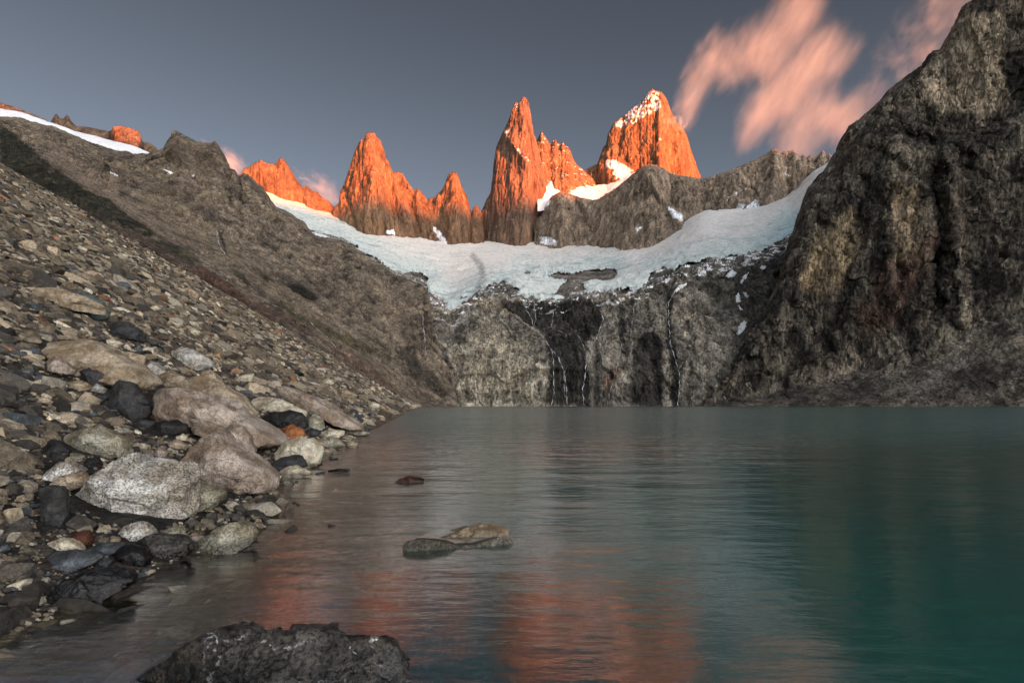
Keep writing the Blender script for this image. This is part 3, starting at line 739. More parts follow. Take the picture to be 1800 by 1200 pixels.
# ------------------------------------------------------------------ right cliff
def right_cliff():
    out = [(1215, 716, 905), (1230, 711, 905), (1233, 700, 910), (1253, 667, 925), (1280, 630, 945), (1300, 597, 960), (1323, 563, 985), (1353, 530, 1010), (1368, 497, 1030), (1377, 463, 1045), (1383, 433, 1055), (1395, 403, 1060),
           (1403, 380, 1065), (1410, 357, 1070), (1420, 330, 1070), (1430, 319, 1070), (1448, 300, 1070), (1467, 271, 1070), (1478, 249, 1070), (1493, 222, 1065), (1517, 204, 1060), (1535, 189, 1050), (1559, 162, 1040),
           (1580, 144, 1020), (1598, 129, 1010), (1619, 117, 1000), (1628, 102, 995), (1640, 90, 990), (1652, 87, 985), (1661, 72, 980), (1673, 51, 970), (1682, 30, 965), (1690, 12, 960), (1697, 7, 960), (1708, 2, 950),
           (1740, -20, 940), (1800, -60, 920), (1880, -130, 900), (2000, -230, 880), (2100, -300, 870)]
    r0 = [(1215, 724, 880), (1300, 722, 830), (1500, 722, 760), (1708, 722, 700), (2100, 722, 560)]
    r1 = [(1215, 720, 895), (1260, 706, 890), (1330, 696, 880), (1400, 682, 870), (1500, 655, 850), (1600, 628, 820), (1708, 575, 800), (1850, 520, 760), (2100, 430, 720)]
    r2 = [(1215, 718, 900), (1260, 690, 905), (1330, 600, 925), (1400, 480, 940), (1480, 400, 935), (1560, 330, 925), (1640, 285, 905), (1708, 260, 890), (1850, 200, 850), (2100, 100, 800)]
    r3 = [(1215, 717, 903), (1260, 680, 915), (1330, 580, 950), (1400, 420, 1000), (1470, 320, 990), (1520, 240, 985), (1560, 215, 990), (1640, 235, 960), (1708, 240, 940), (1850, 160, 900), (2100, 50, 850)]
    PX, PY, D = loft([r0, r1, r2, r3, out], 1215, 2060, 1.1, 1.1)
    D = blur_rows(D, 8)
    WX = PX + 16 * fbm(PX / 40, PY / 40, 0 * PX, 4, .6, seed=161); WY = PY + 16 * fbm(PX / 40, PY / 40, 0 * PX, 4, .6, seed=162)
    top = np.array(PY[-1]) + fbm(PX[0] / 8, 0 * PX[0], 0 * PX[0] + 3, 3) * 2.5
    drop = np.maximum(PY - PY[-1][None], 0) / 900 * D
    D = D + 30 * np.exp(-drop / 22) * (PX < 1700)
    for pts, a, w in [([(1440, 330), (1420, 430), (1400, 520)], 26, 22), ([(1520, 330), (1500, 430), (1470, 560)], -30, 24), ([(1570, 250), (1565, 400), (1560, 560)], 34, 34), ([(1640, 300), (1650, 430), (1640, 560)], -34, 22),
                      ([(1665, 260), (1675, 400), (1690, 560)], 26, 18), ([(1540, 120 + 60), (1600, 225), (1660, 245), (1708, 262)], 26, 14), ([(1620, 130), (1650, 200)], 18, 26), ([(1480, 250), (1475, 300)], -18, 14),
                      ([(1420, 560), (1450, 610)], -24, 26), ([(1560, 540), (1590, 600)], -26, 30), ([(1250, 700), (1300, 640), (1360, 560), (1385, 500)], 22, 12), ([(1560, 640), (1640, 600)], 12, 20)]:
        dd, _ = line_dist(WX, WY, pts)
        D = D - 0.6 * a * np.maximum(0, 1 - dd / w) ** 1.2 * np.clip(drop / 20, 0, 1)
    V = P(PX, PY, D); n = normals(V)
    X, Y, Z = V[..., 0], V[..., 1], V[..., 2]
    r1a = np.array(r1); ttop = np.interp(PX[0], r1a[:, 0], r1a[:, 1])[None]
    cliff = smooth(20, -25, PY - ttop)
    env = np.clip(drop / 22, 0.38, 1) * (0.22 + 0.78 * cliff)
    big = ridged(X / 120, Y / 120, Z / 120 * .45, 3, .5, seed=61) - .3
    med = ridged(X / 38, Y / 38, Z / 38 * .45, 5, .58, seed=62) - .3
    fin = fbm(X / 9, Y / 9, Z / 9 * .7, 5, .65, seed=63)
    ww = 12 * fbm(X / 50, Y / 50, Z / 50, 3, .5, seed=69)
    fc1 = facet((X + ww) / 60, (Y + ww) / 60, (Z + ww) / 110, seed=12); fc2 = facet((X + ww) / 18, Y / 18, (Z + ww) / 34, seed=13); fc3 = facet(X / 6, Y / 6, Z / 9, seed=14)
    V = V + n * (env * (6 * big + 7 * med + 1.6 * fin + 12 * fc1 + 6 * fc2 + 2.4 * fc3 + 9 * joints(X, Y, Z, (.93, -.25, .27), 34, .9, 171) + 8 * joints(X, Y, Z, (.5, .1, .86), 46, .8, 172) + 4 * joints(X, Y, Z, (.97, 0, -.22), 11, .8, 173)))[..., None] * np.array([.6, 1, .6])
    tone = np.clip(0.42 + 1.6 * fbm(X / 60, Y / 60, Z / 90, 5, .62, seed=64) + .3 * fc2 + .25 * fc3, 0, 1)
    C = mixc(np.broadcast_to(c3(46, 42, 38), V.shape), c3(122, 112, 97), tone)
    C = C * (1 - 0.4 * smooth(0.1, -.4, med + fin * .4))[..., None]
    for a_, b_, sd_, k_ in ((26, 90, 165, .55), (60, 220, 166, .6), (70, 40, 167, .4)):
        jl = np.abs(fbm((X + ww) / a_, (Y + ww) / a_, Z / b_, 3, .5, seed=sd_))
        C = C * (1 - k_ * smooth(0.045, 0.0, jl) * smooth(-.25, .2, fbm(X / 90, Y / 90, Z / 90, 2, seed=sd_ + .5)))[..., None]
    w = 14 * fbm(X / 30, Y / 30, Z / 30, 4, .6, seed=65)
    for poly, cc, k, sft in [([(1610, 150), (1650, 95), (1690, 30), (1760, 20), (1760, 200), (1690, 205), (1640, 190)], (164, 149, 127), 0.7, 10),
                             ([(1440, 400), (1500, 370), (1520, 430), (1480, 500), (1430, 520), (1400, 500)], (138, 120, 92), 0.65, 16),
                             ([(1560, 320), (1620, 330), (1620, 450), (1570, 470)], (132, 114, 88), 0.5, 16),
                             ([(1470, 270), (1500, 230), (1520, 270), (1500, 300)], (110, 94, 78), 0.5, 14),
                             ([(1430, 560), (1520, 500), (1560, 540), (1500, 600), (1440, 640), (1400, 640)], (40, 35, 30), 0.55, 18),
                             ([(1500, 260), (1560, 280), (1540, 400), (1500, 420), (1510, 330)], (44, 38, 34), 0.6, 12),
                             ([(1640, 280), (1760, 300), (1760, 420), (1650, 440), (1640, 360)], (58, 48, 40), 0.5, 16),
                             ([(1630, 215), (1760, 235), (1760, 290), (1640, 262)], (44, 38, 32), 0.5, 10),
                             ([(1540, 470), (1600, 450), (1640, 400), (1660, 420), (1600, 520), (1560, 580), (1520, 590), (1500, 560), (1530, 520)], (76, 46, 34), 0.45, 12),
                             ([(1230, 716), (1300, 700), (1420, 690), (1560, 665), (1760, 600), (1760, 716)], (66, 60, 54), 0.6, 10),
                             ([(1590, 690), (1640, 650), (1708, 610), (1720, 625), (1650, 670), (1610, 705)], (112, 106, 98), 0.6, 6),
                             ([(1520, 640), (1560, 620), (1590, 650), (1560, 680), (1530, 680)], (84, 80, 72), 0.5, 8)]:
        m = smooth(-sft, sft, sdf(PX + w, PY + w, poly))
        C = mixc(C, c3(*cc), k * m)
    sp = smooth(0.38, 0.55, fbm(X / 3, Y / 3, Z / 3, 3, .6, seed=67)) * (1 - cliff)
    C = mixc(C, c3(140, 134, 124), 0.5 * sp)
    V, C = with_back(V, C, 40, 30, 6)
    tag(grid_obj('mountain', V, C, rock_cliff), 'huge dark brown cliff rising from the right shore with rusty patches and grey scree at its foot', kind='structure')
right_cliff()

# ------------------------------------------------------------------ near shore and lake bed: one height field z = H(x, y)
SH = np.array([(0.0, -5.2), (3, -4.4), (4.6, -4.25), (5.5, -4.2), (6.7, -4.25), (7.3, -3.9), (8.8, -4.1), (11.8, -5.5), (14, -6.2), (18.4, -7.0), (27, -8.8), (40, -11), (80, -18), (300, -57), (700, -110), (1000, -160)])
def shore_x(y): return np.interp(y, SH[:, 0], SH[:, 1])
def H(x, y):
    xs = shore_x(y)
    s = xs - x
    land = np.where(s < 6, 0.26 * s, np.where(s < 16, 1.56 + 0.38 * (s - 6), np.where(s < 40, 5.36 + 0.50 * (s - 16), 17.36 + 0.585 * (s - 40))))
    dpt = -s
    bed = np.where(dpt < 5, -0.11 * dpt, np.where(dpt < 12, -0.55 - 0.3 * (dpt - 5), -2.65 - 0.5 * (dpt - 12)))
    bed = np.maximum(bed, -14)
    z = np.where(s > 0, land, bed)
    k = np.clip(np.abs(s) / 8, 0.08, 1)
    z = z + k * (0.5 * fbm(x / 6, y / 6, 0 * x, 4, .5, seed=71) + 0.18 * fbm(x / 1.3, y / 1.3, 0 * x, 4, .55, seed=72))
    z = z + np.clip((s - 40) / 60, 0, 1) * (5 * fbm(x / 40, y / 60, 0 * x, 4, .5, seed=73) + 1.6 * fbm(x / 8, y / 8, 0 * x, 4, .6, seed=77))
    return z

rubble_mat = rock_material('rubble_ground', 0.9, (1, 1, 1), contrast=0.6, bump=0.8, cracks=0.5, grain=0.6)
far_scree_mat = rubble_mat
def near_ground():
    px = np.concatenate([np.arange(-500, 1000, 2.6), np.arange(1000, 2400, 12)])
    d = np.geomspace(1.1, 940, 470)
    PX, D = np.meshgrid(px, d)
    X = (PX - CX) / F * D; Y = D
    Z = H(X, Y)
    s = shore_x(Y) - X
    Z = np.where(D > 520, np.minimum(Z, 0.42 * D), Z)
    V = np.stack([X, Y, Z], -1)
    tone = np.clip(.5 + 1.2 * fbm(X / 2.5, Y / 2.5, Z / 2.5, 5, .65, seed=74), 0, 1)
    C = mixc(np.broadcast_to(c3(34, 31, 28), V.shape), c3(72, 65, 56), tone)
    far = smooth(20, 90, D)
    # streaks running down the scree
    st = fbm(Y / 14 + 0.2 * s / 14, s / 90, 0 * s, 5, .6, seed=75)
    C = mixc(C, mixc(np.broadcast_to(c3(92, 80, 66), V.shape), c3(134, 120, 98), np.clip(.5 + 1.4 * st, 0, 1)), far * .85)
    bedc = mixc(np.broadcast_to(c3(52, 42, 32), V.shape), c3(100, 90, 70), np.clip(.5 + 1.2 * fbm(X / .9, Y / .9, 0 * X, 4, .5, seed=76), 0, 1))
    bedc = mixc(bedc, c3(90, 120, 118), smooth(4, 12, -s))
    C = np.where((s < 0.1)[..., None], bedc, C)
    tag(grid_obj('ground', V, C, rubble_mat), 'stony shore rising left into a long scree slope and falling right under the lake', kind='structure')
    # land behind the camera
    xs = np.linspace(-300, 60, 120); ys = np.linspace(-120, 1.12, 60)
    X, Y = np.meshgrid(xs, ys)
    Z = H(X, Y) - 0.01
    V = np.stack([X, Y, Z], -1)
    C = np.broadcast_to(c3(80, 72, 60), V.shape)
    tag(grid_obj('ground', V, C, rubble_mat), 'stony shore behind the viewpoint', kind='structure')
    a = np.linspace(0, 2 * np.pi, 65)
    r = np.array([0.0, 1500, 6000, 20000, 45000])
    A, R = np.meshgrid(a, r)
    V = np.stack([R * np.cos(A), R * np.sin(A), 0 * R - 25], -1)
    tag(grid_obj('terrain', V, np.broadcast_to(c3(70, 64, 54), V.shape), rock_slope), 'low valley floor reaching the horizon', kind='structure')
near_ground()

# ------------------------------------------------------------------ the lake
def lake():
    m, nt, out = new_mat('lake_water'); L = nt.links
    tc = N(nt, "ShaderNodeTexCoord")
    mp = N(nt, "ShaderNodeMapping"); mp.inputs['Scale'].default_value = (0.55, 1.6, 1)
    L.new(tc.outputs['Object'], mp.inputs['Vector'])
    n1 = N(nt, "ShaderNodeTexNoise", Scale=1.6, Detail=5.0, Roughness=0.62); L.new(mp.outputs[0], n1.inputs['Vector'])
    mp2 = N(nt, "ShaderNodeMapping"); mp2.inputs['Scale'].default_value = (0.05, 0.09, 1)
    L.new(tc.outputs['Object'], mp2.inputs['Vector'])
    n2 = N(nt, "ShaderNodeTexNoise", Scale=1.0, Detail=4.0, Roughness=0.6); L.new(mp2.outputs[0], n2.inputs['Vector'])
    bp = N(nt, "ShaderNodeBump", Strength=0.45, Distance=0.035); L.new(n1.outputs['Fac'], bp.inputs['Height'])
    # longer wind waves that grow away from the sheltered shore
    mp3 = N(nt, "ShaderNodeMapping"); mp3.inputs['Scale'].default_value = (0.16, 0.42, 1); mp3.inputs['Rotation'].default_value = (0, 0, 0.12)
    L.new(tc.outputs['Object'], mp3.inputs['Vector'])
    n3 = N(nt, "ShaderNodeTexNoise", Scale=1.5, Detail=4.0, Roughness=0.6); L.new(mp3.outputs[0], n3.inputs['Vector'])
    sw = N(nt, "ShaderNodeSeparateXYZ"); L.new(tc.outputs['Object'], sw.inputs[0])
    wa = N(nt, "ShaderNodeMapRange", interpolation_type='SMOOTHSTEP'); wa.inputs['From Min'].default_value = 6; wa.inputs['From Max'].default_value = 55
    wa.inputs['To Min'].default_value = 0.03; wa.inputs['To Max'].default_value = 1.0; L.new(sw.outputs[1], wa.inputs['Value'])
    wm = N(nt, "ShaderNodeMath", operation='MULTIPLY'); L.new(wa.outputs[0], wm.inputs[0]); L.new(n3.outputs['Fac'], wm.inputs[1])
    bp0 = bp
    bp = N(nt, "ShaderNodeBump", Strength=1.0, Distance=1.3); L.new(wm.outputs[0], bp.inputs['Height']); L.new(bp0.outputs[0], bp.inputs['Normal'])
    rr = ramp(nt, [(0.35, g3(0.13)), (0.65, g3(0.19))]); L.new(n2.outputs['Fac'], rr.inputs[0])
    bs = N(nt, "ShaderNodeBsdfPrincipled", IOR=1.42)
    bs.inputs['Base Color'].default_value = (0.93, 1.0, 0.98, 1)
    # glacial flour: the deep open water is turbid, the shallows are clear
    tx = N(nt, "ShaderNodeSeparateXYZ"); L.new(tc.outputs['Object'], tx.inputs[0])
    ta = N(nt, "ShaderNodeMath", operation='MULTIPLY_ADD'); L.new(tx.outputs[1], ta.inputs[0]); ta.inputs[1].default_value = 0.25; L.new(tx.outputs[0], ta.inputs[2])
    tm = N(nt, "ShaderNodeMapRange", interpolation_type='SMOOTHSTEP'); tm.inputs['From Min'].default_value = -1.8; tm.inputs['From Max'].default_value = 5.0
    tm.inputs['To Min'].default_value = 1.0; tm.inputs['To Max'].default_value = 0.12; L.new(ta.outputs[0], tm.inputs['Value'])
    bs.inputs['Transmission Weight'].default_value = 1.0
    tb = N(nt, "ShaderNodeBsdfPrincipled", IOR=1.5)
    tb.inputs['Base Color'].default_value = (0.0, 0.088, 0.070, 1)
    bs.inputs['Specular IOR Level'].default_value = 0.4; tb.inputs['Specular IOR Level'].default_value = 0.2
    for q in (bs, tb):
        q.inputs['Coat Weight'].default_value = 1.0; q.inputs['Coat IOR'].default_value = 1.53
        L.new(bp.outputs[0], q.inputs['Coat Normal'])
    sy = N(nt, "ShaderNodeSeparateXYZ"); L.new(tc.outputs['Object'], sy.inputs[0])
    wy = N(nt, "ShaderNodeMapRange", interpolation_type='SMOOTHSTEP'); wy.inputs['From Min'].default_value = 3; wy.inputs['From Max'].default_value = 60
    wy.inputs['To Min'].default_value = 1.0; wy.inputs['To Max'].default_value = 1.3; L.new(sy.outputs[1], wy.inputs['Value'])
    rm = N(nt, "ShaderNodeMath", operation='MULTIPLY'); L.new(rr.outputs[0], rm.inputs[0]); L.new(wy.outputs[0], rm.inputs[1])
    L.new(rm.outputs[0], bs.inputs['Roughness'])
    L.new(bp.outputs[0], bs.inputs['Normal'])
    L.new(rm.outputs[0], tb.inputs['Roughness']); L.new(rm.outputs[0], tb.inputs['Coat Roughness']); L.new(rm.outputs[0], bs.inputs['Coat Roughness']); L.new(bp.outputs[0], tb.inputs['Normal'])
    ms = N(nt, "ShaderNodeMixShader"); L.new(tm.outputs[0], ms.inputs[0]); L.new(tb.outputs[0], ms.inputs[1]); L.new(bs.outputs[0], ms.inputs[2])
    L.new(ms.outputs[0], out.inputs['Surface'])
    va = N(nt, "ShaderNodeVolumeAbsorption", Density=0.75)
    va.inputs['Color'].default_value = (0.22, 0.80, 0.80, 1)
    L.new(va.outputs[0], out.inputs['Volume'])
    x0, x1, y0, y1, zb = -420, 1700, -110, 1000, -20
    v = np.array([(x0, y0, 0), (x1, y0, 0), (x1, y1, 0), (x0, y1, 0), (x0, y0, zb), (x1, y0, zb), (x1, y1, zb), (x0, y1, zb)], float)
    f = np.array([(0, 1, 2, 3), (7, 6, 5, 4), (0, 4, 5, 1), (1, 5, 6, 2), (2, 6, 7, 3), (3, 7, 4, 0)])
    tag(mesh_obj('water', v, f, None, m, False), 'calm dark teal lake with orange reflections', kind='structure')
lake()

# ------------------------------------------------------------------ boulders
def stone_material(name, a, b, speck=(0.03, 0.03, 0.03), speck_amt=0.55, scale=1.0, vein=None, wet=False, rough=0.8, wetlo=0.45):
    m, nt, out = new_mat(name); L = nt.links
    tc = N(nt, "ShaderNodeTexCoord"); geo = N(nt, "ShaderNodeNewGeometry")
    n0 = N(nt, "ShaderNodeTexNoise", Scale=1.6 * scale, Detail=9.0, Roughness=0.65); L.new(tc.outputs['Object'], n0.inputs['Vector'])
    r0 = ramp(nt, [(0.33, tuple(a)), (0.67, tuple(b))]); L.new(n0.outputs['Fac'], r0.inputs[0])
    c = r0.outputs[0]
    n1 = N(nt, "ShaderNodeTexNoise", Scale=34 * scale, Detail=3.0, Roughness=0.7); L.new(tc.outputs['Object'], n1.inputs['Vector'])
    r1 = ramp(nt, [(0.40, g3(1 - speck_amt)), (0.56, g3(1.12))]); L.new(n1.outputs['Fac'], r1.inputs[0])
    c = mul(nt, c, r1.outputs[0])
    n3 = N(nt, "ShaderNodeTexNoise", Scale=6 * scale, Detail=6.0, Roughness=0.7); L.new(tc.outputs['Object'], n3.inputs['Vector'])
    r3 = ramp(nt, [(0.35, g3(0.62)), (0.6, g3(1.1))]); L.new(n3.outputs['Fac'], r3.inputs[0])
    c = mul(nt, c, r3.outputs[0])
    n4 = N(nt, "ShaderNodeTexNoise", Scale=0.9 * scale, Detail=5.0, Roughness=0.6); L.new(tc.outputs['Object'], n4.inputs['Vector'])
    r4 = ramp(nt, [(0.42, (0.72, 0.64, 0.54)), (0.56, (1.08, 1.08, 1.08))]); L.new(n4.outputs['Fac'], r4.inputs[0])
    c = mul(nt, c, r4.outputs[0])
    vc = N(nt, "ShaderNodeTexVoronoi", feature='DISTANCE_TO_EDGE', Scale=1.3 * scale)
    vw = N(nt, "ShaderNodeVectorMath", operation='MULTIPLY_ADD'); L.new(n3.outputs['Color'], vw.inputs[0]); vw.inputs[1].default_value = (0.35,) * 3
    L.new(tc.outputs['Object'], vw.inputs[2]); L.new(vw.outputs[0], vc.inputs['Vector'])
    rc = ramp(nt, [(0.0, g3(0.3)), (0.018, g3(1.0))]); L.new(vc.outputs['Distance'], rc.inputs[0])
    c = mul(nt, c, rc.outputs[0])
    if vein:
        vo = N(nt, "ShaderNodeTexVoronoi", feature='DISTANCE_TO_EDGE', Scale=vein[1])
        vm = N(nt, "ShaderNodeVectorMath", operation='MULTIPLY_ADD'); L.new(n0.outputs['Color'], vm.inputs[0]); vm.inputs[1].default_value = (0.7,) * 3
        L.new(tc.outputs['Object'], vm.inputs[2]); L.new(vm.outputs[0], vo.inputs['Vector'])
        rv = ramp(nt, [(0.0, g3(1.1)), (0.012, g3(0.0))]); L.new(vo.outputs['Distance'], rv.inputs[0])
        rb = ramp(nt, [(0.5, g3(0.0)), (0.6, g3(0.9))]); L.new(n3.outputs['Fac'], rb.inputs[0])
        mm = N(nt, "ShaderNodeMath", operation='MULTIPLY'); L.new(rv.outputs[0], mm.inputs[0]); L.new(rb.outputs[0], mm.inputs[1])
        mx = nt.nodes.new("ShaderNodeMix"); mx.data_type = 'RGBA'
        L.new(mm.outputs[0], mx.inputs[0]); L.new(c, mx.inputs[6]); mx.inputs[7].default_value = (*vein[0], 1)
        c = mx.outputs[2]
    # wet band along the water line
    sx = N(nt, "ShaderNodeSeparateXYZ"); L.new(geo.outputs['Position'], sx.inputs[0])
    wz = N(nt, "ShaderNodeMapRange"); wz.inputs['From Min'].default_value = 0.03; wz.inputs['From Max'].default_value = 0.12 if not wet else 0.5
    wz.inputs['To Min'].default_value = wetlo; wz.inputs['To Max'].default_value = 1.0
    ad0 = N(nt, "ShaderNodeMath", operation='MULTIPLY_ADD'); L.new(n3.outputs['Fac'], ad0.inputs[0]); ad0.inputs[1].default_value = -0.15; L.new(sx.outputs[2], ad0.inputs[2])
    L.new(ad0.outputs[0], wz.inputs['Value'])
    c = mul(nt, c, wz.outputs[0])
    bs = N(nt, "ShaderNodeBsdfPrincipled")
    rz = N(nt, "ShaderNodeMapRange"); rz.inputs['From Min'].default_value = 0.45; rz.inputs['From Max'].default_value = 1.0
    rz.inputs['To Min'].default_value = 0.25; rz.inputs['To Max'].default_value = rough; L.new(wz.outputs[0], rz.inputs['Value']); L.new(rz.outputs[0], bs.inputs['Roughness'])
    bs.inputs['Specular IOR Level'].default_value = 0.3
    L.new(c, bs.inputs['Base Color'])
    ad = N(nt, "ShaderNodeMath", operation='MULTIPLY_ADD'); L.new(n1.outputs['Fac'], ad.inputs[0]); ad.inputs[1].default_value = 0.18; L.new(n3.outputs['Fac'], ad.inputs[2])
    bp = N(nt, "ShaderNodeBump", Strength=0.7, Distance=0.05 / scale); L.new(ad.outputs[0], bp.inputs['Height']); L.new(bp.outputs[0], bs.inputs['Normal'])
    L.new(bs.outputs[0], out.inputs['Surface'])
    return m

SM = {
    'grey': stone_material('grey_granite', c3(150, 147, 140), c3(208, 205, 196), speck_amt=0.72),
    'lichen': stone_material('green_grey_granite', c3(116, 114, 100), c3(176, 172, 152), speck_amt=0.6),
    'tan': stone_material('tan_rock', c3(134, 120, 100), c3(182, 166, 142), speck_amt=0.4),
    'pink': stone_material('pink_grey_granite', c3(134, 120, 108), c3(184, 170, 154), speck_amt=0.5),
    'pale': stone_material('pale_rock', c3(168, 160, 140), c3(214, 206, 184), speck_amt=0.35),
    'dark': stone_material('dark_slate', c3(40, 41, 42), c3(70, 70, 70), speck_amt=0.4),
    'black': stone_material('black_rock', c3(22, 22, 21), c3(44, 43, 41), speck_amt=0.5, vein=(c3(110, 108, 104), 2.0), wet=True, rough=0.5),
    'blue': stone_material('blue_grey_slate', c3(58, 63, 68), c3(96, 101, 105), speck_amt=0.35),
    'green': stone_material('grey_green_rock', c3(72, 84, 80), c3(106, 116, 110), speck_amt=0.3),
    'orange': stone_material('rusty_orange_rock', c3(132, 82, 48), c3(172, 112, 70), speck_amt=0.4),
    'red': stone_material('rusty_red_rock', c3(62, 38, 28), c3(104, 62, 44), speck_amt=0.4),
    'moss': stone_material('dark_mossy_granite', c3(56, 55, 48), c3(132, 128, 114), speck_amt=0.8, rough=0.6, wetlo=0.9),
    'sunk': stone_material('pale_wet_rock', c3(140, 124, 102), c3(190, 172, 146), speck_amt=0.35, wetlo=0.9),
    'veined': stone_material('black_rock_with_white_veins', c3(28, 28, 27), c3(104, 100, 94), speck_amt=0.85, vein=(c3(200, 200, 196), 1.1), rough=0.5),
}

def ground_hit(px, py):
    """distance along a photo ray to the shore (or the lake surface)"""
    d = np.geomspace(1.5, 500, 1500)
    x = (px - CX) / F * d; z = CAMZ + (HY - py) / F * d
    h = np.maximum(H(x, d), 0.0)
    k = np.nonzero(z <= h)[0]
    return float(d[k[0]]) if len(k) else None

def boulder(name, label, cat, poly, mat, d=None, thick=0.8, seed=0, facets=6, blocky=0.4, group='boulders along the lake shore', dd=0.0, sink=0.12, res=(150, 90), strata=0.0):
    """closed rock whose outline is the traced polygon at its own distance, with depth, cut facets and roughness"""
    poly = np.array(poly, float)
    cx, cyy = (poly[:, 0].min() + poly[:, 0].max()) / 2, (poly[:, 1].min() + poly[:, 1].max()) / 2
    by = poly[:, 1].max(); w = np.ptp(poly[:, 0]); h = np.ptp(poly[:, 1])
    if d is None:
        hit = ground_hit(cx, by - 0.1 * h)
        d = hit or 60.0
    d = d + dd
    sc = d / F
    # push the centre back by half the depth
    T = thick * min(w, h * 1.6) * sc * 0.5
    dc = d + 0.55 * T
    poly2 = poly.copy()
    s2 = dc / F
    rs = np.random.RandomState(seed + 100)
    nt_, np_ = res
    th = np.linspace(-np.pi, np.pi, nt_, endpoint=False)
    # radial outline about the centroid
    rel = poly2 - np.array([cx, cyy])
    R = np.zeros(nt_)
    for i, a in enumerate(th):
        dx, dy = math.cos(a), math.sin(a)
        best = 0
        for (ax, ay), (bx, by2) in zip(rel, np.roll(rel, -1, axis=0)):
            ex, ey = bx - ax, by2 - ay
            den = dx * ey - dy * ex
            if abs(den) < 1e-9: continue
            t = (ax * ey - ay * ex) / den; u = (ax * dy - ay * dx) / den
            if t > 0 and -1e-6 <= u <= 1 + 1e-6: best = max(best, t)
        R[i] = best
    for _ in range(1): R = (np.roll(R, 1) + 2 * R + np.roll(R, -1)) / 4
    ph = np.linspace(-np.pi / 2, np.pi / 2, np_)
    TH, PH = np.meshgrid(th, ph)
    RR = np.broadcast_to(R, TH.shape)
    cp = np.abs(np.cos(PH)) ** blocky; sp = np.sign(np.sin(PH)) * np.abs(np.sin(PH)) ** 0.85
    u = RR * cp * np.cos(TH) * s2; v = -RR * cp * np.sin(TH) * s2; q = -sp * T       # q<0 behind... front is -y
    Pn = np.stack([u, -q * -1, v], -1)        # local: x right, y depth, z up
    Pn[..., 1] = -sp * T
    # cut facets
    ext = np.array([w * s2 / 2, T, h * s2 / 2])
    for k in range(facets):
        a = rs.uniform(-0.85, 0.85); e = rs.uniform(-0.3, 0.8)
        nv = np.array([math.sin(a) * math.cos(e), -math.cos(a) * math.cos(e), math.sin(e)])
        q1 = Pn / ext
        c = rs.uniform(0.4, 0.7)
        dist = q1 @ nv - c
        Pn = Pn - (np.maximum(dist, 0)[..., None] * nv) * ext * 0.92
    size = float(np.mean([w, h])) * s2
    Q = Pn / size
    nz = fbm(Q[..., 0] * 3, Q[..., 1] * 3, Q[..., 2] * 3, 5, .55, seed=seed * 3.7)
    nz2 = ridged(Q[..., 0] * 2 , Q[..., 1] * 2, Q[..., 2] * 2, 4, .5, seed=seed * 1.3) - .3
    Q = Q + 0.12 * np.stack([nz, nz2, np.roll(nz, 7, 0)], -1)
    nf = facet(Q[..., 0] * 2.4, Q[..., 1] * 2.4, Q[..., 2] * 2.4, seed=seed * .7) + .35 * facet(Q[..., 0] * 8, Q[..., 1] * 8, Q[..., 2] * 8, seed=seed)
    if strata:
        nz = nz + strata * np.abs(perlin(Q[..., 0] * 1.5, Q[..., 1] * 1.5, Q[..., 2] * 14 + Q[..., 0] * 4)) 
    rad = Pn / (np.linalg.norm(Pn, axis=-1, keepdims=True) + 1e-9)
    Pn = Pn + rad * ((0.03 * nz + 0.02 * nz2 + 0.065 * nf) * size)[..., None]
    # tilt the depth axis so the rock lies back on the slope; centre in world
    centre = P(np.array(cx), np.array(cyy), np.array(dc))
    verts = Pn.reshape(-1, 3)
    idx = np.arange(nt_ * np_).reshape(np_, nt_)
    nx = np.roll(idx, -1, axis=1)
    faces = np.stack([idx[:-1], nx[:-1], nx[1:], idx[1:]], -1).reshape(-1, 4)
    o = mesh_obj(name, verts, faces, None, SM[mat])
    # the lowest point, a little below the ground
    o.location = tuple(centre)
    return tag(o, label, cat, group)

def A_(pts): return [(90 + x / 2.687, 420 + y / 2.687) for x, y in pts]
def B_(pts): return [(90 + x / 3, 560 + y / 3) for x, y in pts]
def C_(pts): return [(90 + x / 3.333, 840 + y / 3.333) for x, y in pts]
def D_(pts): return [(400 + x / 2.857, 780 + y / 2.857) for x, y in pts]

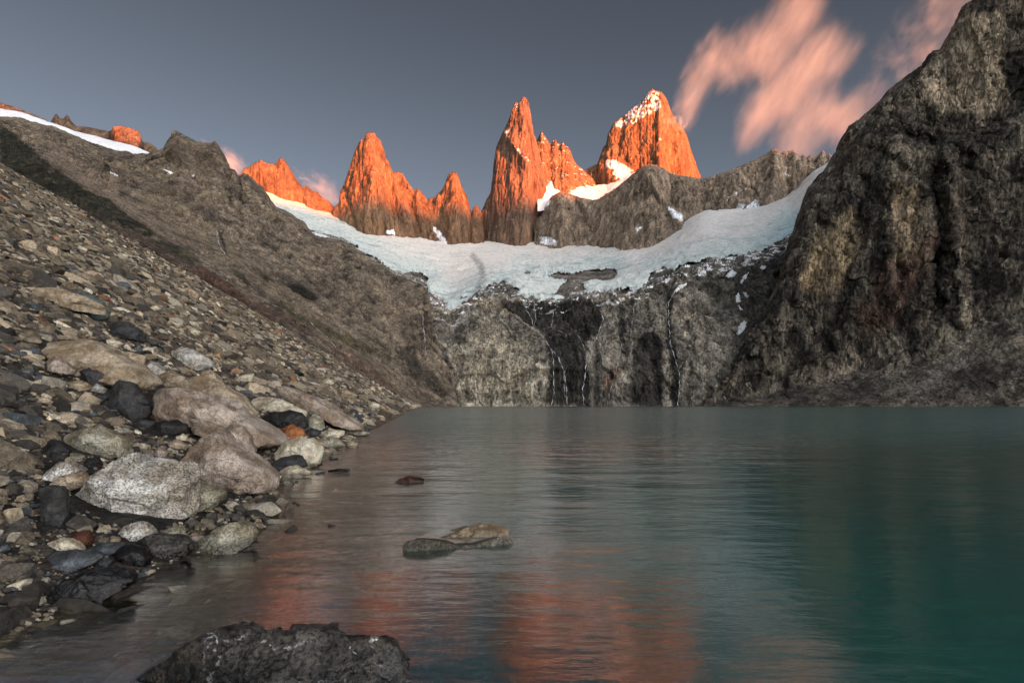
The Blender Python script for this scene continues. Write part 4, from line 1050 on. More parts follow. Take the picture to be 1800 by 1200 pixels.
ROCKS = [
 # label, polygon, material, extra
 ('large speckled light grey boulder with a flat sloping face near the bottom left', [(126, 878), (150, 862), (182, 828), (200, 808), (225, 801), (262, 805), (287, 815), (305, 812), (322, 828), (328, 850), (322, 870), (325, 893), (318, 912), (285, 928), (262, 925), (235, 927), (200, 917), (168, 900), (140, 892)], 'grey', dict(thick=0.9)),
 ('large tan wedge boulder touching the water right of the big grey boulder', [(318, 820), (335, 790), (352, 772), (375, 758), (395, 775), (420, 795), (450, 815), (470, 830), (485, 845), (482, 858), (472, 865), (455, 862), (440, 870), (400, 874), (360, 866), (335, 852), (327, 832)], 'pink', dict(thick=0.8)),
 ('grey boulder wedged between the big grey boulder and the tan wedge, at the water edge', [(322, 862), (340, 848), (375, 858), (391, 866), (386, 880), (370, 895), (350, 907), (330, 907), (320, 890)], 'lichen', {}),
 ('huge pinkish tan slab lying across the shore behind the wedge boulder, longest slab of all', B_([(460, 410), (540, 372), (640, 378), (720, 392), (790, 412), (870, 420), (950, 475), (1040, 535), (1130, 585), (1220, 640), (1215, 672), (1130, 690), (1060, 670), (960, 625), (840, 600), (700, 560), (600, 525), (510, 505), (480, 450)]), 'pink', dict(thick=0.9, facets=9, strata=.5)),
 ('long layered tan slab at the left edge of the shore with diagonal bedding', B_([(-60, 120), (0, 112), (100, 105), (200, 118), (300, 168), (380, 212), (450, 258), (522, 330), (500, 357), (400, 362), (300, 342), (250, 312), (130, 262), (0, 200), (-60, 180)]), 'tan', dict(thick=0.9, strata=1.0)),
 ('rounded dark grey boulder leaning against the left end of the huge pinkish slab', B_([(285, 350), (340, 320), (400, 335), (450, 385), (495, 440), (495, 510), (450, 540), (400, 530), (350, 480), (295, 430)]), 'dark', {}),
 ('smooth dark grey boulder below the layered tan slab', B_([(118, 270), (180, 245), (250, 262), (300, 318), (292, 355), (220, 352), (140, 310)]), 'dark', {}),
 ('angular tan block sitting behind the top of the huge pinkish slab', B_([(535, 345), (560, 300), (600, 280), (680, 300), (760, 345), (800, 380), (800, 405), (730, 405), (640, 392), (550, 372)]), 'tan', {}),
 ('isolated pale grey block alone on the dark scree above the other boulders', B_([(620, 170), (680, 150), (730, 155), (830, 215), (838, 248), (790, 270), (740, 262), (680, 225), (640, 208)]), 'grey', {}),
 ('long narrow tan slab running parallel behind the huge pinkish slab', B_([(695, 300), (760, 293), (860, 335), (930, 378), (1000, 420), (1062, 500), (1045, 514), (950, 475), (870, 425), (790, 402), (720, 340)]), 'tan', {}),
 ('squat greenish grey boulder with a pale streak, left of the big grey boulder', B_([(48, 622), (120, 595), (220, 575), (300, 590), (370, 640), (398, 690), (392, 727), (300, 733), (180, 718), (100, 692), (60, 655)]), 'lichen', {}),
 ('rusty orange boulder at the tip of the huge slab', B_([(1195, 602), (1230, 570), (1270, 560), (1320, 580), (1340, 612), (1300, 642), (1230, 648)]), 'orange', dict(blocky=.75)),
 ('pale angular boulder at the water edge below the orange one', B_([(1175, 712), (1220, 668), (1300, 635), (1370, 630), (1410, 660), (1426, 702), (1402, 772), (1362, 802), (1290, 765), (1200, 745)]), 'pale', {}),
 ('small dark speckled boulder in front of the pale angular one', B_([(1168, 768), (1200, 735), (1260, 718), (1312, 730), (1342, 777), (1300, 795), (1220, 803), (1180, 798)]), 'dark', dict(dd=-1.0)),
 ('low pale flat rock in shallow water below the small dark boulder', B_([(1190, 817), (1230, 785), (1280, 772), (1320, 790), (1370, 806), (1365, 822), (1300, 838), (1230, 847)]), 'pale', {}),
 ('very small grey rock at the water edge right of the wedge boulder', B_([(1188, 862), (1220, 840), (1250, 845), (1277, 872), (1240, 882), (1195, 882)]), 'lichen', {}),
 ('dark undercut rock shaded beneath the pale ledge, behind the orange boulder', B_([(1102, 522), (1160, 490), (1250, 480), (1330, 510), (1347, 572), (1300, 595), (1230, 582), (1150, 584)]), 'black', {}),
 ('pale thin ledge lying on top of the dark undercut rock', B_([(1012, 422), (1060, 403), (1150, 413), (1230, 438), (1320, 480), (1352, 512), (1330, 527), (1240, 500), (1160, 490), (1080, 475)]), 'pale', dict(dd=.5)),
 ('upright grey block between the dark undercut rock and the black one', B_([(1350, 522), (1390, 500), (1430, 530), (1442, 577), (1400, 602), (1355, 592)]), 'lichen', {}),
 ('small black rock under the long shore slab', B_([(1408, 512), (1460, 495), (1530, 520), (1542, 562), (1490, 582), (1430, 555)]), 'black', {}),
 ('long low tan slab dipping toward the lake at the far end of the boulders', B_([(1162, 367), (1250, 363), (1330, 397), (1430, 438), (1530, 497), (1600, 538), (1652, 580), (1610, 590), (1540, 550), (1450, 505), (1370, 485), (1290, 455), (1220, 405)]), 'pink', {}),
 ('flat grey tongue of rock reaching furthest into the lake', B_([(1508, 562), (1560, 560), (1640, 592), (1685, 604), (1650, 617), (1570, 612), (1520, 595)]), 'lichen', {}),
 ('small whitish block on the shore right of the upright grey block', B_([(1415, 597), (1460, 583), (1540, 588), (1547, 612), (1500, 637), (1440, 622)]), 'pale', {}),
 ('grey green flat topped rock at the water edge under the whitish block', B_([(1378, 642), (1440, 625), (1510, 630), (1547, 667), (1510, 687), (1430, 687), (1400, 672)]), 'lichen', {}),
 ('little tan cone shaped rock standing in the water', B_([(1548, 672), (1580, 645), (1617, 655), (1612, 682), (1570, 687)]), 'tan', {}),
 ('little round buff rock in the water beside the pale angular boulder', B_([(1418, 702), (1450, 685), (1482, 700), (1477, 720), (1430, 724)]), 'tan', {}),
 ('sharp cornered cream block on the scree behind the pale ledge', B_([(962, 312), (1010, 295), (1064, 287), (1057, 332), (1000, 337)]), 'pale', {}),
 ('leaning tan block behind the long narrow slab', B_([(783, 285), (830, 270), (870, 300), (907, 352), (870, 355), (810, 325)]), 'tan', {}),
 ('cracked tan block above the layered slab', B_([(308, 182), (400, 175), (492, 195), (482, 237), (430, 252), (370, 218)]), 'tan', {}),
 ('smooth light grey wedge below the cracked tan block', B_([(458, 242), (500, 215), (550, 240), (597, 287), (560, 302), (490, 275)]), 'grey', {}),
 ('small cream stone above the cracked tan block', B_([(273, 127), (320, 105), (377, 130), (350, 152), (300, 152)]), 'pale', {}),
 ('dark grey elongated boulder high on the left slope', B_([(285, 30), (350, 13), (420, 33), (472, 80), (472, 122), (420, 117), (350, 82)]), 'dark', {}),
 ('flat tan slab at the left edge, highest of the large slabs', A_([(-60, 235), (0, 238), (60, 243), (150, 273), (240, 320), (236, 362), (180, 352), (60, 305), (-60, 275)]), 'tan', dict(strata=.5)),
 ('grey green boulder beside the highest slab with a black shaded end', A_([(85, 250), (150, 247), (220, 290), (252, 330), (252, 377), (215, 382), (205, 335), (150, 280)]), 'green', dict(dd=1.0)),
 ('pinkish rock under the layered slab at the left edge', B_([(-40, 190), (0, 195), (50, 220), (112, 272), (100, 294), (30, 284), (-40, 270)]), 'pink', dict(dd=-1.0)),
 ('tan stone left of the rounded dark boulder', B_([(78, 347), (130, 322), (180, 338), (197, 372), (140, 388), (90, 378)]), 'tan', {}),
 ('small grey stone touching the rounded dark boulder', B_([(188, 362), (240, 345), (282, 370), (270, 392), (200, 392)]), 'grey', {}),
 ('light grey granite boulder at the left edge beside the big grey boulder', B_([(-40, 765), (0, 758), (60, 757), (120, 775), (152, 802), (100, 842), (40, 872), (-10, 880), (-40, 850)]), 'grey', {}),
 ('buff speckled boulder tucked under the left corner of the big grey boulder', B_([(13, 877), (60, 830), (140, 805), (192, 852), (170, 882), (100, 902), (40, 897)]), 'tan', dict(dd=-.3)),
 ('tall dark grey rounded boulder cut by the left edge', C_([(-70, 60), (0, 42), (60, 60), (82, 120), (77, 212), (40, 292), (0, 315), (-70, 310)]), 'dark', {}),
 ('small dark stone beside the tall rounded boulder at the left edge', C_([(73, 120), (130, 158), (147, 202), (100, 228), (70, 204)]), 'dark', {}),
 ('speckled light rock just below the big grey boulder', C_([(393, 332), (430, 285), (500, 255), (550, 275), (597, 332), (560, 372), (480, 392), (410, 372)]), 'grey', {}),
 ('black rock with a pale mottled top at the water edge', C_([(498, 372), (580, 333), (680, 343), (760, 350), (803, 402), (792, 452), (700, 482), (600, 497), (540, 455), (500, 410)]), 'veined', {}),
 ('matt black rock left of the mottled black one', C_([(355, 422), (440, 388), (520, 428), (562, 472), (552, 522), (420, 532), (350, 502)]), 'black', {}),
 ('flat grey rock squeezed under the right side of the big grey boulder', C_([(598, 322), (680, 293), (770, 293), (793, 337), (740, 354), (650, 349)]), 'lichen', {}),
 ('small rough pinkish rock at the foot of the gap before the lone shore boulder', C_([(778, 347), (830, 323), (892, 345), (882, 384), (800, 384)]), 'pink', {}),
 ('speckled greenish boulder standing alone in the shallows below the wedge boulder', C_([(848, 392), (900, 348), (980, 298), (1060, 268), (1100, 266), (1152, 298), (1174, 350), (1168, 392), (1100, 424), (1000, 446), (920, 464), (868, 434)]), 'lichen', dict(thick=1.0)),
 ('rusty red brown stone at lower left', C_([(68, 352), (130, 320), (190, 308), (237, 350), (232, 387), (200, 413), (120, 388)]), 'red', dict(blocky=.75)),
 ('cream speckled stone left of the rusty red one', C_([(-30, 385), (50, 353), (110, 368), (192, 422), (140, 438), (-30, 444)]), 'pale', {}),
 ('flat dark blue grey slab below the cream stone', C_([(-40, 445), (80, 428), (200, 428), (288, 460), (262, 492), (120, 563), (40, 544), (-40, 525)]), 'blue', {}),
 ('blue grey stone between the dark blue slab and the matt black rock', C_([(218, 412), (300, 383), (412, 376), (402, 412), (340, 468), (270, 453)]), 'blue', {}),
 ('big jagged jet black rock at the water edge, lowest of the left shore', C_([(88, 602), (200, 558), (280, 533), (380, 558), (428, 600), (422, 652), (350, 702), (300, 743), (180, 754), (60, 795), (25, 755)]), 'black', dict(thick=1.0)),
 ('flat grey stone left of the jet black rock', C_([(-30, 630), (70, 598), (152, 588), (132, 642), (40, 668), (-30, 664)]), 'blue', {}),
 ('small grey stone at the left edge below the jet black rock', C_([(-20, 702), (60, 668), (102, 673), (62, 733), (-20, 744)]), 'grey', {}),
 ('small bluish stone under the blue grey one', C_([(258, 512), (310, 468), (347, 483), (332, 522), (290, 533)]), 'blue', {}),
 ('glossy dark rock ridge with white veins rising from the water at the bottom', [(205, 1260), (250, 1200), (285, 1170), (330, 1135), (372, 1115), (410, 1117), (450, 1124), (500, 1133), (545, 1128), (600, 1133), (640, 1129), (680, 1132), (699, 1142), (705, 1160), (735, 1200), (760, 1260), (600, 1330), (350, 1330)], 'veined', dict(d=3.55, thick=0.55, facets=3, res=(260, 150))),
 ('low dark speckled rock rim breaking the surface in the middle of the near water', D_([(886, 505), (892, 478), (930, 468), (1000, 472), (1080, 482), (1140, 500), (1250, 505), (1300, 497), (1380, 478), (1425, 486), (1444, 510), (1400, 560), (1300, 590), (1180, 600), (1100, 610), (1050, 612), (960, 605), (900, 570)]), 'moss', dict(d=7.12, thick=0.55, res=(200, 80))),
 ('tiny reddish black rock breaking the surface beyond the dark rim', D_([(838, 197), (870, 175), (920, 160), (987, 174), (985, 190), (900, 200)]), 'red', {}),
 ('thin dark sliver of rock just above the water off the boulders', D_([(498, 133), (560, 124), (622, 127), (600, 140), (520, 141)]), 'black', {}),
 ('black boulder in the hollow under the huge slab', B_([(488, 602), (560, 545), (640, 535), (700, 560), (722, 602), (650, 624), (560, 624)]), 'black', {}),
 ('dark flat stone left of the black hollow boulder', B_([(418, 547), (480, 530), (547, 545), (520, 578), (440, 578)]), 'dark', {}),
 ('pinkish stone above the big grey boulder', B_([(528, 702), (570, 680), (617, 702), (602, 733), (540, 728)]), 'pink', {}),
 ('buff stone at the left foot of the wedge boulder', B_([(618, 652), (660, 637), (712, 670), (702, 693), (650, 688)]), 'tan', {}),
 ('small round cream stone beside the black hollow boulder', B_([(658, 622), (690, 605), (717, 620), (712, 643), (670, 643)]), 'pale', dict(blocky=.8)),
 ('dark brown rock under the lower tip of the huge slab', B_([(1038, 662), (1080, 630), (1122, 670), (1112, 703), (1050, 694)]), 'dark', {}),
 ('small dark rock right of the orange boulder', B_([(1338, 602), (1370, 575), (1417, 590), (1412, 612), (1370, 630)]), 'dark', {}),
 ('speckled tan shoulder of rock between the huge slab and the wedge boulder', B_([(872, 590), (940, 556), (1000, 570), (1030, 620), (1060, 690), (1070, 720), (1000, 690), (930, 640)]), 'pink', dict(dd=-.2)),
 ('tan stone high on the scree', A_([(628, 232), (655, 226), (692, 262), (690, 278), (650, 270)]), 'tan', {}),
 ('whitish stone on the scree left of the tan one', A_([(468, 318), (492, 312), (517, 330), (500, 342), (474, 338)]), 'pale', {}),
 ('flat pale stone on the upper scree above the isolated block', B_([(712, 60), (750, 52), (795, 75), (770, 90), (730, 82)]), 'pale', {}),
 ('olive brown rock on the scree near the far shore', B_([(1505, 372), (1540, 366), (1600, 400), (1608, 420), (1560, 428), (1520, 405)]), 'tan', {}),
 ('cream rock low on the scree near the far shore', B_([(1668, 445), (1700, 437), (1735, 458), (1720, 475), (1680, 470)]), 'pale', {}),
 ('small cream peaked rock above the olive brown rock', B_([(1428, 325), (1460, 313), (1490, 340), (1470, 352), (1435, 345)]), 'pale', {}),
 ('dark oval rock at the left edge beside the squat greenish boulder', B_([(-40, 650), (0, 638), (50, 650), (80, 690), (70, 740), (0, 752), (-40, 745)]), 'black', {}),
 ('small black rock above the big grey boulder', B_([(165, 762), (190, 735), (235, 728), (258, 770), (240, 790), (190, 790)]), 'black', {}),
]
for i, (lab, poly, mt, kw) in enumerate(ROCKS):
    rk = boulder('boulder' if 'stone' not in lab else 'stone', lab, 'boulder' if 'stone' not in lab else 'stone', poly, mt, seed=i, **kw)
    if mt == 'moss': rk.rotation_euler[2] = 0.22

# submerged pale rocks
def sunk(label, poly, mat, depth, seed, **kw):
    poly = np.array(poly, float); by = poly[:, 1].mean()
    d = CAMZ * F / (by - HY)
    o = boulder('boulder', label, 'boulder', poly, mat, d=d, seed=seed, group='rocks under the shallow water', **kw)
    zmax = max(v.co.z for v in o.data.vertices)
    o.location.z = -depth - zmax
    return o
sunk('broad pale boulder glowing just under the water behind the dark rim rock', D_([(960, 500), (1000, 470), (1100, 438), (1200, 413), (1320, 403), (1395, 423), (1450, 470), (1500, 505), (1440, 540), (1200, 560), (1050, 550)]), 'sunk', -0.12, 201, thick=1.3, blocky=0.22, facets=2)
sunk('pale flat stone under shallow water below the shore boulders', D_([(285, 262), (350, 240), (440, 244), (475, 264), (400, 284), (320, 280)]), 'pale', 0.01, 202, thick=1.2)

# ------------------------------------------------------------------ scree and rubble (uncountable)
def stones():
    rs = np.random.RandomState(5)
    import bmesh
    temps = []
    for k in range(14):
        bm = bmesh.new(); bmesh.ops.create_icosphere(bm, subdivisions=2, radius=1.0)
        v = np.array([x.co[:] for x in bm.verts]); f = np.array([[q.index for q in p.verts] for p in bm.faces])
        bm.free()
        Qm, _ = np.linalg.qr(rs.normal(size=(3, 3)))
        cuts = [(sg * Qm[:, a] + rs.normal(0, .12, 3), rs.uniform(.42, .62)) for a in range(3) for sg in (-1, 1)] + [(rs.normal(size=3), rs.uniform(.5, .75)) for _ in range(3)]
        for nv, c in cuts:
            nv = nv / np.linalg.norm(nv); dd = v @ nv - c
            v = v - np.maximum(dd, 0)[:, None] * nv
        v = v * 1.35 + 0.02 * rs.normal(size=v.shape)
        temps.append((v, f))
    pal = np.array([c3(58, 54, 48), c3(84, 78, 70), c3(120, 108, 90), c3(146, 132, 110), c3(172, 162, 142), c3(132, 96, 68), c3(70, 74, 76), c3(104, 92, 76)])
    w_near = np.array([.2, .21, .2, .15, .12, .006, .064, .05]); w_far = np.array([.1, .15, .27, .21, .1, .015, .015, .14])
    def place(name, label, n, dmin, dmax, smin, smax, size_px, lo, hi, under=False, seed=0, pal_shift=0.0):
        rs = np.random.RandomState(seed)
        d = np.exp(rs.uniform(np.log(dmin), np.log(dmax), n))
        px = rs.uniform(-330, 1100 if dmin < 50 else 735, n)
        x = (px - CX) / F * d
        s = shore_x(d) - x
        size = size_px * d / F * np.exp(rs.normal(0, .75, n))
        size = np.clip(size, lo, hi)
        keep = (s > smin) & (s < smax)
        # patches with fewer / more stones
        dens = fbm(x / 3, d / 3, 0 * x, 3, seed=seed + .5)
        keep &= rs.uniform(-.75, .55, n) < dens + 0.15
        x, d, s, size = x[keep], d[keep], s[keep], size[keep]
        # loose stones do not sit on or in front of the large boulders
        if not under:
            ppx = x / d * F + CX; ppy = HY - (H(x, d) - CAMZ) / d * F; rad = size / d * F
            clear = np.ones(len(x), bool)
            for _, bp_, _, _ in ROCKS:
                bp_ = np.array(bp_, float)
                near = (ppx > bp_[:, 0].min() - 20) & (ppx < bp_[:, 0].max() + 20) & (ppy > bp_[:, 1].min() - 20) & (ppy < bp_[:, 1].max() + 20)
                k = np.nonzero(near & clear)[0]
                if len(k):
                    sd = sdf(ppx[k], ppy[k], [tuple(p) for p in bp_])
                    clear[k[(sd > -0.45 * rad[k]) & ((sd > -0.5) | (rad[k] > 9)) & (ppy[k] > bp_[:, 1].min() + 2)]] = False
            x, d, s, size = x[clear], d[clear], s[clear], size[clear]
        n = len(x)
        z = H(x, d)
        far = smooth(15, 70, d)
        VV, FF, CC = [], [], []
        off = 0
        which = rs.randint(0, len(temps), n)
        cid = np.array([rs.choice(8, p=(w_near * (1 - f) + w_far * f) / (w_near * (1 - f) + w_far * f).sum()) for f in far])
        for k, (tv, tf) in enumerate(temps):
            m = np.nonzero(which == k)[0]
            if not len(m): continue
            nn = len(m)
            q = rs.normal(size=(nn, 4)); q /= np.linalg.norm(q, axis=1)[:, None]
            a, b, c, e = q.T
            Rm = np.stack([1 - 2 * (c * c + e * e), 2 * (b * c - e * a), 2 * (b * e + c * a), 2 * (b * c + e * a), 1 - 2 * (b * b + e * e), 2 * (c * e - b * a), 2 * (b * e - c * a), 2 * (c * e + b * a), 1 - 2 * (b * b + c * c)], -1).reshape(nn, 3, 3)
            scv = np.stack([rs.uniform(.8, 1.5, nn), rs.uniform(.7, 1.2, nn), rs.uniform(.4, .8, nn)], -1) * size[m][:, None] * .5
            tilt = rs.normal(0, .35, nn)
            vv = tv[None] * scv[:, None, :]
            yaw = rs.uniform(0, 6.28, nn)
            ca, sa = np.cos(yaw), np.sin(yaw)
            vx = vv[..., 0] * ca[:, None] - vv[..., 1] * sa[:, None]; vy = vv[..., 0] * sa[:, None] + vv[..., 1] * ca[:, None]
            ct, st_ = np.cos(tilt + .45), np.sin(tilt + .45)
            vx2 = vx * ct[:, None] + vv[..., 2] * st_[:, None]; vz2 = -vx * st_[:, None] + vv[..., 2] * ct[:, None]
            W = np.stack([vx2 + x[m][:, None], vy + d[m][:, None], vz2 + z[m][:, None] + size[m][:, None] * (-.22 if under else .08)], -1)
            VV.append(W.reshape(-1, 3)); nvt = len(tv)
            FF.append((tf[None] + (np.arange(nn) * nvt)[:, None, None] + off).reshape(-1, 3)); off += nn * nvt
            cc = pal[cid[m]] * np.exp(rs.normal(0, .3, (nn, 1))) * (0.42 if under else 0.88)
            CC.append(np.repeat(cc, nvt, axis=0))
        o = mesh_obj(name, np.concatenate(VV), np.concatenate(FF), np.concatenate(CC), scree_mat if not under else bedstone_mat, False)
        tag(o, label, kind='stuff')
        return n
    c = 0
    c += place('rubble', 'loose stones and gravel filling the gaps between the shore boulders', 52000, 4.4, 42, 0.05, 60, 7.0, 0.03, 0.9, seed=11)
    c += place('scree', 'broken stones covering the long left slope', 60000, 20, 300, 1.0, 260, 4.6, 0.12, 2.6, seed=12)
    c += place('scree', 'coarse broken stones on the far upper part of the left slope', 45000, 90, 500, 2.0, 420, 3.4, 0.5, 4.0, seed=14)
    c += place('rubble', 'larger angular broken blocks lying between the boulders', 1500, 8, 60, 1.3, 40, 20.0, 0.12, 1.1, seed=15)
    c += place('pebbles', 'rounded stones lying on the lake bed near the shore', 9000, 2.2, 30, -7, 0.1, 17, 0.04, 0.55, under=True, seed=13)
    print('stones', c)
scree_mat = rock_material('scree_stone', 0.25, contrast=0.35, bump=0.5, cracks=0.2, grain=0.4)
bedstone_mat = rock_material('lake_bed_stone', 0.3, contrast=0.35, bump=0.4, cracks=0.1, grain=0.3)
stones()

# ------------------------------------------------------------------ draped things: waterfalls, snow patches
bpy.context.view_layer.update()
dg = bpy.context.evaluated_depsgraph_get()
def hit(px, py):
    dirv = Vector(((px - CX) / F, 1.0, (HY - py) / F)).normalized()
    ok, loc, nr, i, ob, mx = scene.ray_cast(dg, Vector((0, 0, CAMZ)), dirv, distance=9000)
    return (loc, nr, ob) if ok else (None, None, None)

m, nt, out = new_mat('falling_water')
b_ = N(nt, "ShaderNodeBsdfPrincipled", Roughness=0.5); tcn = N(nt, "ShaderNodeTexCoord")
nn_ = N(nt, "ShaderNodeTexNoise", Scale=0.6, Detail=6.0, Roughness=0.7); nt.links.new(tcn.outputs['Object'], nn_.inputs['Vector'])
rr_ = ramp(nt, [(0.35, (0.10, 0.10, 0.10)), (0.62, (0.62, 0.63, 0.64))]); nt.links.new(nn_.outputs['Fac'], rr_.inputs[0]); nt.links.new(rr_.outputs[0], b_.inputs['Base Color'])
nt.links.new(b_.outputs[0], out.inputs['Surface'])
fall_mat = m

def stream(label, pts, width, seed):
    rs = np.random.RandomState(seed)
    dense = []
    for (ax, ay), (bx, by) in zip(pts[:-1], pts[1:]):
        n = max(2, int(math.hypot(bx - ax, by - ay) / 1.3))
        for k in range(n): dense.append((ax + (bx - ax) * k / n, ay + (by - ay) * k / n))
    dense.append(pts[-1])
    C0 = []
    for j, (x, y) in enumerate(dense):
        x += 0.9 * math.sin(j * .7 + seed) * rs.uniform(.2, 1)
        loc, nr, ob = hit(x, y)
        if loc is None: continue
        C0.append(np.array(loc) + np.array(nr) * 0.5 + np.array([0, -1.2, 0.3]))
    if len(C0) < 3: return
    C0 = np.array(C0)
    # tube of flattened section
    ns = 6; V = []
    for j, c in enumerate(C0):
        w = width * 0.6 * (0.12 + 1.1 * abs(math.sin(j * .23 + seed * 2.1)) ** 1.5) * rs.uniform(.5, 1.4)
        for k in range(ns):
            a = 2 * math.pi * k / ns
            V.append(c + np.array([math.cos(a) * w * .5, math.sin(a) * w * .25, 0]))
    Fc = []
    for j in range(len(C0) - 1):
        for k in range(ns):
            Fc.append((j * ns + k, j * ns + (k + 1) % ns, (j + 1) * ns + (k + 1) % ns, (j + 1) * ns + k))
    o = mesh_obj('waterfall', np.array(V), np.array(Fc), None, fall_mat)
    tag(o, label, 'waterfall', 'waterfalls on the headwall')
HW = lambda pts: [(680 + x / 3.214, 440 + y / 3.214) for x, y in pts]
stream('long thin waterfall slanting down right from the glacier rim, then splitting above the lake', HW([(690, 345), (750, 395), (830, 450), (885, 490), (925, 555), (965, 600), (1000, 680), (1015, 780), (1018, 878)]), 2.2, 1)
stream('short twin fall, the left strand on the black wall under the glacier', HW([(770, 290), (780, 325), (805, 365), (822, 400), (828, 440)]), 2.0, 2)
stream('short twin fall, the right strand on the black wall under the glacier', HW([(832, 285), (832, 330), (842, 385), (835, 430)]), 1.8, 3)
stream('waterfall down the right side of the black wall reaching the lake', HW([(1205, 335), (1222, 385), (1205, 440), (1185, 495), (1145, 560), (1125, 610), (1122, 700), (1105, 790), (1112, 875)]), 2.4, 4)
stream('thin fall in the dark cleft left of the long waterfall, near the lake', HW([(930, 560), (940, 620), (942, 720), (945, 800), (930, 875)]), 1.6, 5)
stream('tall winding waterfall alone on the right part of the headwall', HW([(1690, 190), (1625, 235), (1590, 300), (1592, 400), (1600, 530), (1630, 620), (1655, 710), (1650, 800), (1642, 878)]), 2.0, 6)
stream('narrow waterfall in the gully between the left mountain and the headwall', HW([(205, 345), (205, 420), (215, 500), (222, 590)]), 1.8, 7)
stream('short branch fall joining the long waterfall from the right', HW([(1045, 645), (1020, 650), (1005, 690)]), 1.3, 8)
stream('faint trickle in the middle of the black wall', HW([(945, 330), (935, 400), (930, 430), (905, 445)]), 1.1, 9)
stream('trickle splitting left from the head of the long slanting waterfall', HW([(660, 345), (700, 352), (735, 385)]), 1.6, 21)
stream('foamy step on the ledge across the middle of the black wall', HW([(885, 445), (925, 432), (970, 455), (1000, 470), (1045, 468), (1080, 480)]), 1.8, 22)
stream('thin fall from the end of the foamy ledge down the black wall', HW([(1080, 480), (1100, 520), (1118, 565), (1130, 590)]), 1.5, 23)
stream('short fall between the long waterfall and its right branch above the lake', HW([(1000, 690), (1002, 760), (1006, 830)]), 1.5, 24)
stream('hair thin fall on the dark wall left of the winding waterfall', HW([(1395, 300), (1390, 380), (1380, 440), (1375, 500)]), 1.3, 25)
stream('hair thin fall low on the wall left of the dark hollow', HW([(1325, 530), (1310, 610), (1290, 700), (1262, 790), (1245, 870)]), 1.3, 26)
stream('small stream running down the left scree gully', A_([(985, 275), (1060, 320), (1150, 350), (1230, 400), (1270, 440), (1310, 470), (1355, 530)]), 1.3, 10)
stream('wet rill under the blunt summit on the left mountain', [(381, 405), (384, 425), (390, 440), (396, 448), (402, 456)], 1.6, 11)

def snow_patch(label, poly, thick=1.6):
    poly = np.array(poly, float)
    x0, x1, y0, y1 = poly[:, 0].min() - 1, poly[:, 0].max() + 1, poly[:, 1].min() - 1, poly[:, 1].max() + 1
    st = 0.6
    xs = np.arange(x0, x1 + st, st); ys = np.arange(y1, y0 - st, -st)
    PX, PY = np.meshgrid(xs, ys)
    S = sdf(PX + 3.4 * fbm(PX / 3.5, PY / 3.5, 0 * PX, 3, seed=x0), PY + 3.4 * fbm(PX / 3.5, PY / 3.5, 0 * PX + 7, 3, seed=x0), [tuple(p) for p in poly])
    V = np.zeros(PX.shape + (3,)); ok = np.zeros(PX.shape, bool)
    for i in range(PX.shape[0]):
        for j in range(PX.shape[1]):
            if S[i, j] > -0.8:
                loc, nr, ob = hit(PX[i, j], PY[i, j])
                if loc is not None:
                    V[i, j] = np.array(loc) + np.array([0, -1, .7]) * (thick * (S[i, j] + .5) / 2 if S[i, j] < 1.5 else thick); ok[i, j] = True
    if ok.sum() < 6: print('no patch', label); return
    o = grid_obj('snow_patch', V, np.full(V.shape, 0.8), snow_mat, mask=ok)
    tag(o, label, 'snow patch', 'snow patches left on the rock')
RC = lambda pts: [(1180 + x / 3.0, 330 + y / 3.0) for x, y in pts]
snow_patch('star shaped snow patch high in the right gully below the glacier', RC([(285, 470), (320, 430), (345, 450), (325, 470), (300, 475)]))
snow_patch('curved snow strip in the right gully', RC([(362, 500), (385, 460), (408, 448), (395, 470), (372, 505)]))
snow_patch('narrow upright snow patch in the right gully below the curved strip', RC([(340, 570), (355, 556), (365, 600), (345, 605)]))
snow_patch('triangular snow patch right of the upright one', RC([(380, 548), (410, 570), (400, 580), (385, 570)]))
snow_patch('slim snow patch below the upright one', RC([(350, 615), (362, 625), (375, 645), (362, 645)]))
snow_patch('largest and lowest snow patch at the foot of the right gully', RC([(345, 770), (355, 730), (380, 702), (398, 706), (392, 735), (375, 760), (352, 778)]))
snow_patch('oblong snow streak left of the right gully under the ice', RC([(10, 555), (40, 515), (85, 502), (70, 522), (25, 550)]))
snow_patch('small snow patch beside the dark cliff under the blue ice', RC([(468, 420), (482, 408), (496, 414), (494, 428), (476, 428)]))
LZ_ = lambda pts: [(90 + x / 6.923, 180 + y / 6.923) for x, y in pts]
snow_patch('small oval snow patch on the left mountainside', LZ_([(715, 855), (740, 855), (810, 890), (805, 902), (760, 885)]))
snow_patch('thin snow streak below the blunt summit', LZ_([(1370, 822), (1390, 820), (1480, 860), (1475, 868), (1410, 845)]))
snow_patch('tiny snow dot right of the thin streak under the blunt summit', LZ_([(1712, 882), (1730, 878), (1750, 892), (1735, 906), (1718, 900)]))
snow_patch('snow patch on the left mountain rim beside the glacier', [(549, 408), (560, 409), (577, 416), (572, 418), (556, 414)])

